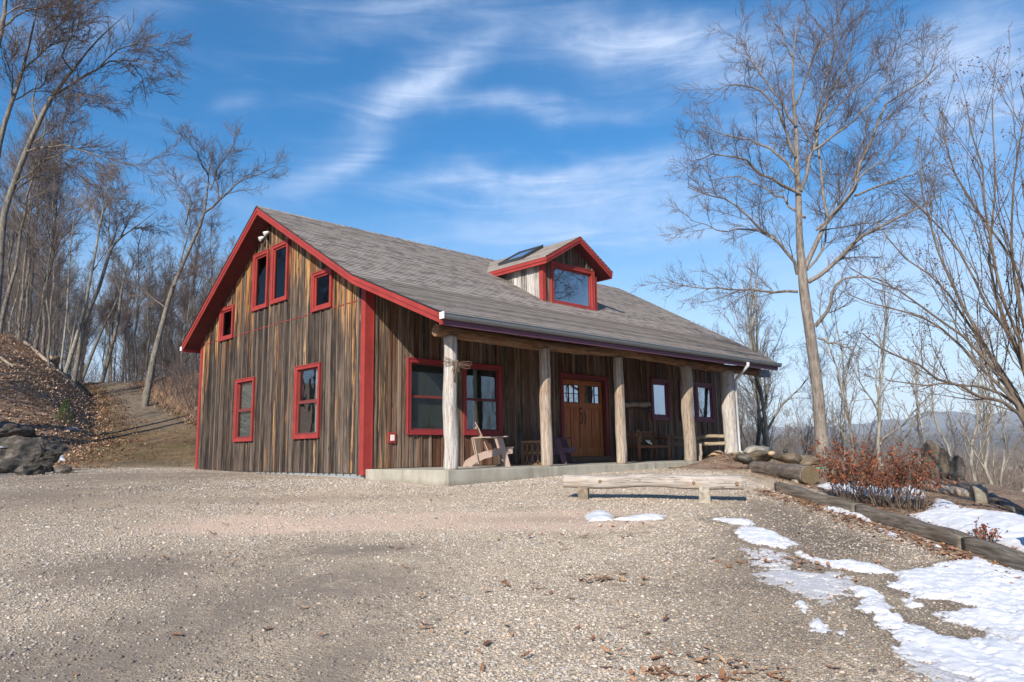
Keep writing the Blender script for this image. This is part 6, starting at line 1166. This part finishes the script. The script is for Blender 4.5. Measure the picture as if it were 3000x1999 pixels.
def leaves(n_fn, seed, name, label, m, smin=.03, smax=.065):
    rng = np.random.default_rng(seed); P = n_fn(rng); n = len(P); z = G(P[:, 0], P[:, 1])+P[:, 2]+rng.uniform(.004, .02, n); L = rng.uniform(smin, smax, n)
    out_ = np.array([(-1, 0), (-.55, .35), (-.3, .2), (.05, .5), (.2, .22), (.6, .34), (1, 0), (.6, -.34), (.2, -.22), (.05, -.5), (-.3, -.2), (-.55, -.35)]); an = rng.random(n)*6.283; ca, sa = np.cos(an)[:, None], np.sin(an)[:, None]; x = out_[None, :, 0]*L[:, None]; y = out_[None, :, 1]*L[:, None]*rng.uniform(.6, 1.1, n)[:, None]
    h = (np.abs(out_[None, :, 1])*L[:, None]*rng.uniform(-.2, .9, n)[:, None]+x*rng.uniform(-.35, .35, n)[:, None]+(x**2)*rng.uniform(0, 9, n)[:, None]); V = np.stack([P[:, 0:1]+x*ca-y*sa, P[:, 1:2]+x*sa+y*ca, z[:, None]+h], -1).reshape(-1, 3)
    i = (np.arange(n)*12)[:, None]; F = np.concatenate([i+np.array([[0, 1, 2, 10]]), i+np.array([[0, 10, 11, 11]]), i+np.array([[2, 3, 4, 10]]), i+np.array([[4, 8, 9, 10]]), i+np.array([[4, 5, 7, 8]]), i+np.array([[5, 6, 7, 7]])]); F = F
    me = bpy.data.meshes.new(name); faces = [tuple(dict.fromkeys(f)) for f in F.tolist()]; me.from_pydata(V.tolist(), [], faces); me.update(); me.materials.append(m); o = bpy.data.objects.new(name, me); COL.objects.link(o); tag(o, label, 'leaves', kind='stuff'); return o
def duarr(d, u, h=None): return np.stack([CAM[0]+FH[0]*d+RH[0]*u, CAM[1]+FH[1]*d+RH[1]*u, np.zeros_like(d) if h is None else h], 1)
def f1(r):
    d = 5.0+r.random(950)*7.4; a = duarr(d, np.interp(d, [5, 7.7, 10, 12.4], [4.22, 4.38, 4.33, 4.1])+r.normal(size=950)*.11-np.abs(r.normal(size=950))*.10)
    d = r.uniform(6.5, 13.5, 2600); b = duarr(d, r.uniform(4.85, 7.0, 2600)); k = (np.hypot((d-10.7)/1.1, (b[:, 0]*0+((b[:, 0]-CAM[0])*RH[0]+(b[:, 1]-CAM[1])*RH[1])-5.3)/.8) < 1.15) | (r.random(2600) < .35)
    return np.concatenate([a, b[k]])
leaves(f1, 1, 'leaf_litter', 'brown fallen leaves banked along both sides of the border timbers', M_LEAF, .025, .055)
def f2(r):
    d = 3.6+r.random(150)*9; a = duarr(d, r.uniform(-.65, .5, 150)*d); a = a[r.random(150) < .6]
    cl_ = []
    for dd, uu, n, s in ((4.6, 1.0, 42, .24), (4.35, 1.45, 16, .16), (6.7, .85, 26, .14), (9.2, 1.6, 20, .3), (7.3, 2.6, 60, .22), (5.1, .2, 12, .3), (6.6, -.1, 8, .2), (8.6, .6, 20, .4)): cl_.append(duarr(dd+r.normal(size=n)*s*.8, uu+r.normal(size=n)*s*1.3))
    w = r.uniform(6.6, 9.2, 340); c_ = np.stack([w, -2.95-np.abs(r.normal(size=340))*.22*(w-6)/2, np.zeros(340)], 1)
    e = np.stack([r.uniform(8.3, 11.5, 420), r.uniform(-3.6, -2.9, 420), np.zeros(420)], 1); e[:, 2] = np.vectorize(hp)(e[:, 0], e[:, 1])
    f = duarr(r.uniform(13, 18, 500), r.uniform(4.6, 7.5, 500)); return np.concatenate([a]+cl_+[c_, e, f])
leaves(f2, 2, 'fallen_leaves', 'curled oak leaves scattered over the gravel and the end of the porch', M_LEAF, .028, .06)
def f3(r):
    d = r.uniform(24, 42, 26000); ule = np.interp(d, [24, 30, 38, 46], [-15.5, -16.8, -21.3, -27]); u = ule-r.random(26000)**1.2*10+r.normal(size=26000)*.6; return duarr(d, u)
M_LEAFB = m_isl('sunlit_bank_leaves', [(.48, .30, .19), (.66, .47, .33), (.36, .23, .15), (.74, .57, .43), (.24, .17, .12), (.58, .36, .23), (.60, .51, .42)])  # lightened in colour to stand for sun that barely reaches this bank
leaves(f3, 4, 'slope_leaves', 'thick brown leaf litter over the bank left of the track', M_LEAFB, .05, .11)

def f5(r):
    d = r.uniform(23, 46, 5200); ule = np.interp(d, [22, 24, 30, 38, 46], [-15.8, -15.5, -16.8, -21.3, -27]); wdt = np.interp(d, [23, 30, 38, 46], [9, 5.5, 3.6, 3.6]); t_ = r.random(5200); t_ = np.where(r.random(5200) < .9, np.where(t_ < .5, t_**1.8, 1-(1-t_)**1.8), t_); return duarr(d, ule+t_*wdt*1.15+r.normal(size=5200)*.3)
leaves(f5, 5, 'track_leaves', 'brown leaves scattered along the rough track and its grassy foot', M_LEAF, .05, .10)
sp = []; rd = random.Random(77)
for _ in range(420):
    d = rd.uniform(23.5, 44); ule = float(np.interp(d, [22, 24, 30, 38, 46], [-15.8, -15.5, -16.8, -21.3, -27])); u = ule+rd.uniform(0, float(np.interp(d, [23, 30, 38, 46], [9.5, 6, 4, 4]))); x, y = du(d, u)
    if x > -.4 and y < 9.6: continue
    if d > 29 and .9 < u-ule < float(np.interp(d, [30, 38, 46], [4.2, 2.9, 3.0])): continue
    sp.append((x, y, 0))
tufts('track_grass', sp, 'short tan and olive winter grass on and beside the track', M_GRASS, .13, 17, n=26, sp_=.35)
# ------------------------------------------------------------------ snow
def snow(name, polys, label, f, res=.02, th=.04, dirt=0., soft=.05, seed=0., nz=.02, holes=0.):
    V, F, D, o_ = [], [], [], 0
    for pi, pl in enumerate(polys):
        w = [onground(*f(*p)) for p in pl]; q = [(p.x, p.y) for p in w]; xs = [a for a, _ in q]; ys = [b for _, b in q]; ext = max(max(xs)-min(xs), max(ys)-min(ys)); rs = max(res, ext/260)
        gx_ = np.arange(min(xs)-.1, max(xs)+.1, rs); gy_ = np.arange(min(ys)-.1, max(ys)+.1, rs); X_, Y_ = np.meshgrid(gx_, gy_, indexing='ij'); sd = sdist(X_, Y_, q)+fbm(X_, Y_, 9., seed)*nz+fbm(X_, Y_, 26., seed+1)*nz*.6+fbm(X_, Y_, 70., seed+7)*nz*.25
        h = th*(np.clip(sd/soft, -1, None)); h = np.where(h > 0, th*(1-np.exp(-np.maximum(sd, 0)/soft)), h)*(1+.6*fbm(X_, Y_, 3.2, seed+2)); h += np.where(sd > 0, th*.5*np.minimum(sd/.15, 1)*fbm(X_*.7, Y_, 6, seed+6), 0); h -= holes*np.clip(fbm(X_, Y_, 11, seed+8)+.55*fbm(X_, Y_, 31, seed+9), 0, 1); h += np.where(sd > 0, fbm(X_, Y_, 14, seed+3)*.004, 0); Zg = G(X_, Y_)+fbm(X_, Y_, 1.6, 5.)*.012+fbm(X_, Y_, .5, 6.)*.015+h+.004
        ok = sd > -soft*.8; c4 = ok[:-1, :-1] & ok[1:, :-1] & ok[1:, 1:] & ok[:-1, 1:]; idx = np.arange(X_.size).reshape(X_.shape); fq = np.stack([idx[:-1, :-1][c4], idx[1:, :-1][c4], idx[1:, 1:][c4], idx[:-1, 1:][c4]], 1); us_, inv = np.unique(fq, return_inverse=True)
        V.append(np.stack([X_.ravel()[us_], Y_.ravel()[us_], Zg.ravel()[us_]], 1)); F.append(inv.reshape(fq.shape)+o_); o_ += len(us_); dd = np.clip(dirt+1.1*np.exp(-np.maximum(sd, 0)/.06)*(.6+.5*fbm(X_, Y_, 7, seed+4))+.35*np.clip(fbm(X_, Y_, 2.6, seed+11)-.25, 0, 1), 0, 1); D.append(dd.ravel()[us_])
    o = np_mesh(name, np.concatenate(V), np.concatenate(F), M_SNOW); at = o.data.attributes.new('dirt', 'FLOAT', 'POINT'); at.data.foreach_set('value', np.concatenate(D).astype(np.float32)); tag(o, label, 'snow', kind='stuff'); return o
c7 = lambda x, y: (1900+x/2.139, 1450+y/2.139); c6 = lambda x, y: (2150+x/2.613, 1100+y/2.613); c5 = lambda x, y: (x/2.703, 850+y/2.703); cs_ = lambda x, y: (x, y)
snow('melting_snow', [[(1530, 495), (1700, 465), (1850, 440), (1980, 425), (2050, 402), (2200, 450), (2353, 490), (2620, 560), (2620, 960), (2353, 935), (2300, 930), (2180, 875), (2100, 850), (1960, 820), (1850, 790), (1760, 745), (1900, 735), (2030, 715), (1960, 690), (1880, 668), (1760, 660), (1700, 650), (1640, 640), (1600, 605), (1470, 570), (1560, 540)],
 [(1270, 590), (1340, 580), (1430, 620), (1500, 680), (1540, 745), (1640, 805), (1740, 840), (1840, 870), (2010, 915), (2100, 880), (2200, 895), (2290, 940), (2620, 1000), (2620, 1400), (2353, 1330), (2150, 1230), (2000, 1150), (1780, 1080), (1620, 1040), (1560, 980), (1560, 920), (1500, 850), (1380, 780), (1480, 760), (1380, 740), (1280, 715), (1370, 690), (1340, 650), (1260, 640)],
 [(530, 245), (610, 205), (720, 215), (800, 240), (850, 275), (940, 300), (860, 350), (760, 330), (620, 300)], [(380, 160), (480, 152), (600, 158), (670, 180), (655, 198), (500, 182)],
 [(930, 365), (970, 368), (1000, 398), (1070, 410), (1140, 420), (1280, 418), (1400, 440), (1530, 490), (1480, 497), (1350, 492), (1200, 470), (1050, 435), (960, 395)],
 [(1585, 675), (1620, 655), (1660, 655), (1715, 695), (1730, 730), (1600, 708)], [(915, 690), (960, 672), (1005, 745), (985, 758), (940, 730)], [(1010, 820), (1060, 792), (1130, 825), (1138, 868), (1050, 868)], [(1180, 868), (1230, 865), (1305, 905), (1255, 905)]],
 'melting white snow lying on the gravel in the right foreground', c7, .011, .038, 0., .08, 1., .06, .022)
snow('dirty_snow', [[(600, 340), (720, 335), (850, 370), (920, 430), (900, 470), (1050, 488), (1200, 488), (1275, 545), (1280, 600), (1250, 650), (1100, 690), (1000, 650), (850, 580), (680, 530), (690, 470), (610, 380)], [(1600, 1010), (1780, 1075), (2000, 1145), (2150, 1225), (2000, 1260), (1750, 1150), (1620, 1060)]], 'thin grey dirty ice crust between the white snow patches', c7, .011, .018, .72, .10, 2., .06, .035)
snow('snow_streak', [[(1712, 1512), (1740, 1500), (1775, 1500), (1793, 1512), (1795, 1526), (1725, 1529)], [(1798, 1524), (1860, 1514), (1900, 1509), (1952, 1518), (1945, 1525), (1850, 1528)]], 'small thin snow streak on the gravel in front of the peeled-log bench', cs_, .012, .03, 0., .04, 3., .015)
snow('edge_snow', [[(1070, 78), (1120, 58), (1230, 75), (1330, 95), (1440, 155), (1380, 165), (1280, 135), (1150, 112)], [(1445, 165), (1475, 160), (1480, 182), (1450, 182)], [(1420, 212), (1460, 212), (1560, 258), (1525, 270)], [(1725, 290), (1760, 290), (1835, 335), (1790, 332)], [(1000, 32), (1085, 28), (1090, 40), (1010, 42)]], 'snow patches lying against the yard side of the border timbers', c7, .012, .035, 0., .05, 4., .03, .015)
snow('garden_snow', [[(1320, 1072), (1480, 1050), (1560, 950), (1650, 968), (1700, 1000), (1900, 1040), (2100, 1062), (2260, 1085), (2560, 1150), (2560, 1500), (2350, 1400), (2150, 1330), (2000, 1282), (1900, 1262), (1800, 1232), (1600, 1172), (1400, 1098)], [(640, 845), (700, 832), (800, 828), (1000, 838), (1200, 848), (1450, 860), (1460, 940), (1300, 955), (1000, 925), (800, 892), (700, 870)]], 'smooth snow covering the garden bed behind the border timbers', c6, .016, .045, 0., .09, 5., .035, .01)
snow('hillside_snow', [[(320, 1345), (400, 1290), (470, 1285), (520, 1320), (530, 1350), (430, 1362), (330, 1362)], [(515, 1103), (630, 1103), (635, 1112), (520, 1113)], [(560, 622), (650, 628), (690, 652), (600, 640)], [(700, 685), (780, 690), (790, 700), (705, 696)]], 'old snow patches beside the rock outcrop and on the upper track', c5, .04, .1, .0, .12, 6., .06)
rs_ = rock('snow_cap', (rl.x-.9, rl.y+.45, rl.z+.72), (1.0, .28, .045), 5, M_SNOW, 'thin strip of snow on top of the dark rock outcrop', 'snow', None, 3, 0, .2); rs_['kind'] = 'stuff'; rs_.rotation_euler = (0, 0, -.7)
# ------------------------------------------------------------------ haze over the valley
M_HAZE = bpy.data.materials.new('haze_air'); M_HAZE.use_nodes = True; t = NT(M_HAZE.node_tree); t.n.clear(); o_ = t.new('ShaderNodeOutputMaterial'); pv = t.new('ShaderNodeVolumePrincipled'); pv.inputs['Color'].default_value = (.66, .82, 1, 1); pv.inputs['Density'].default_value = 1.7e-4; pv.inputs['Anisotropy'].default_value = -.15; t.l.new(pv.outputs[0], o_.inputs['Volume'])
mb = MB(); mb.box(-5300, 5300, -5300, 5300, -80, 420); hz = mb.build('haze', M_HAZE); tag(hz, 'thin blue haze filling the valley air', 'haze', kind='stuff')
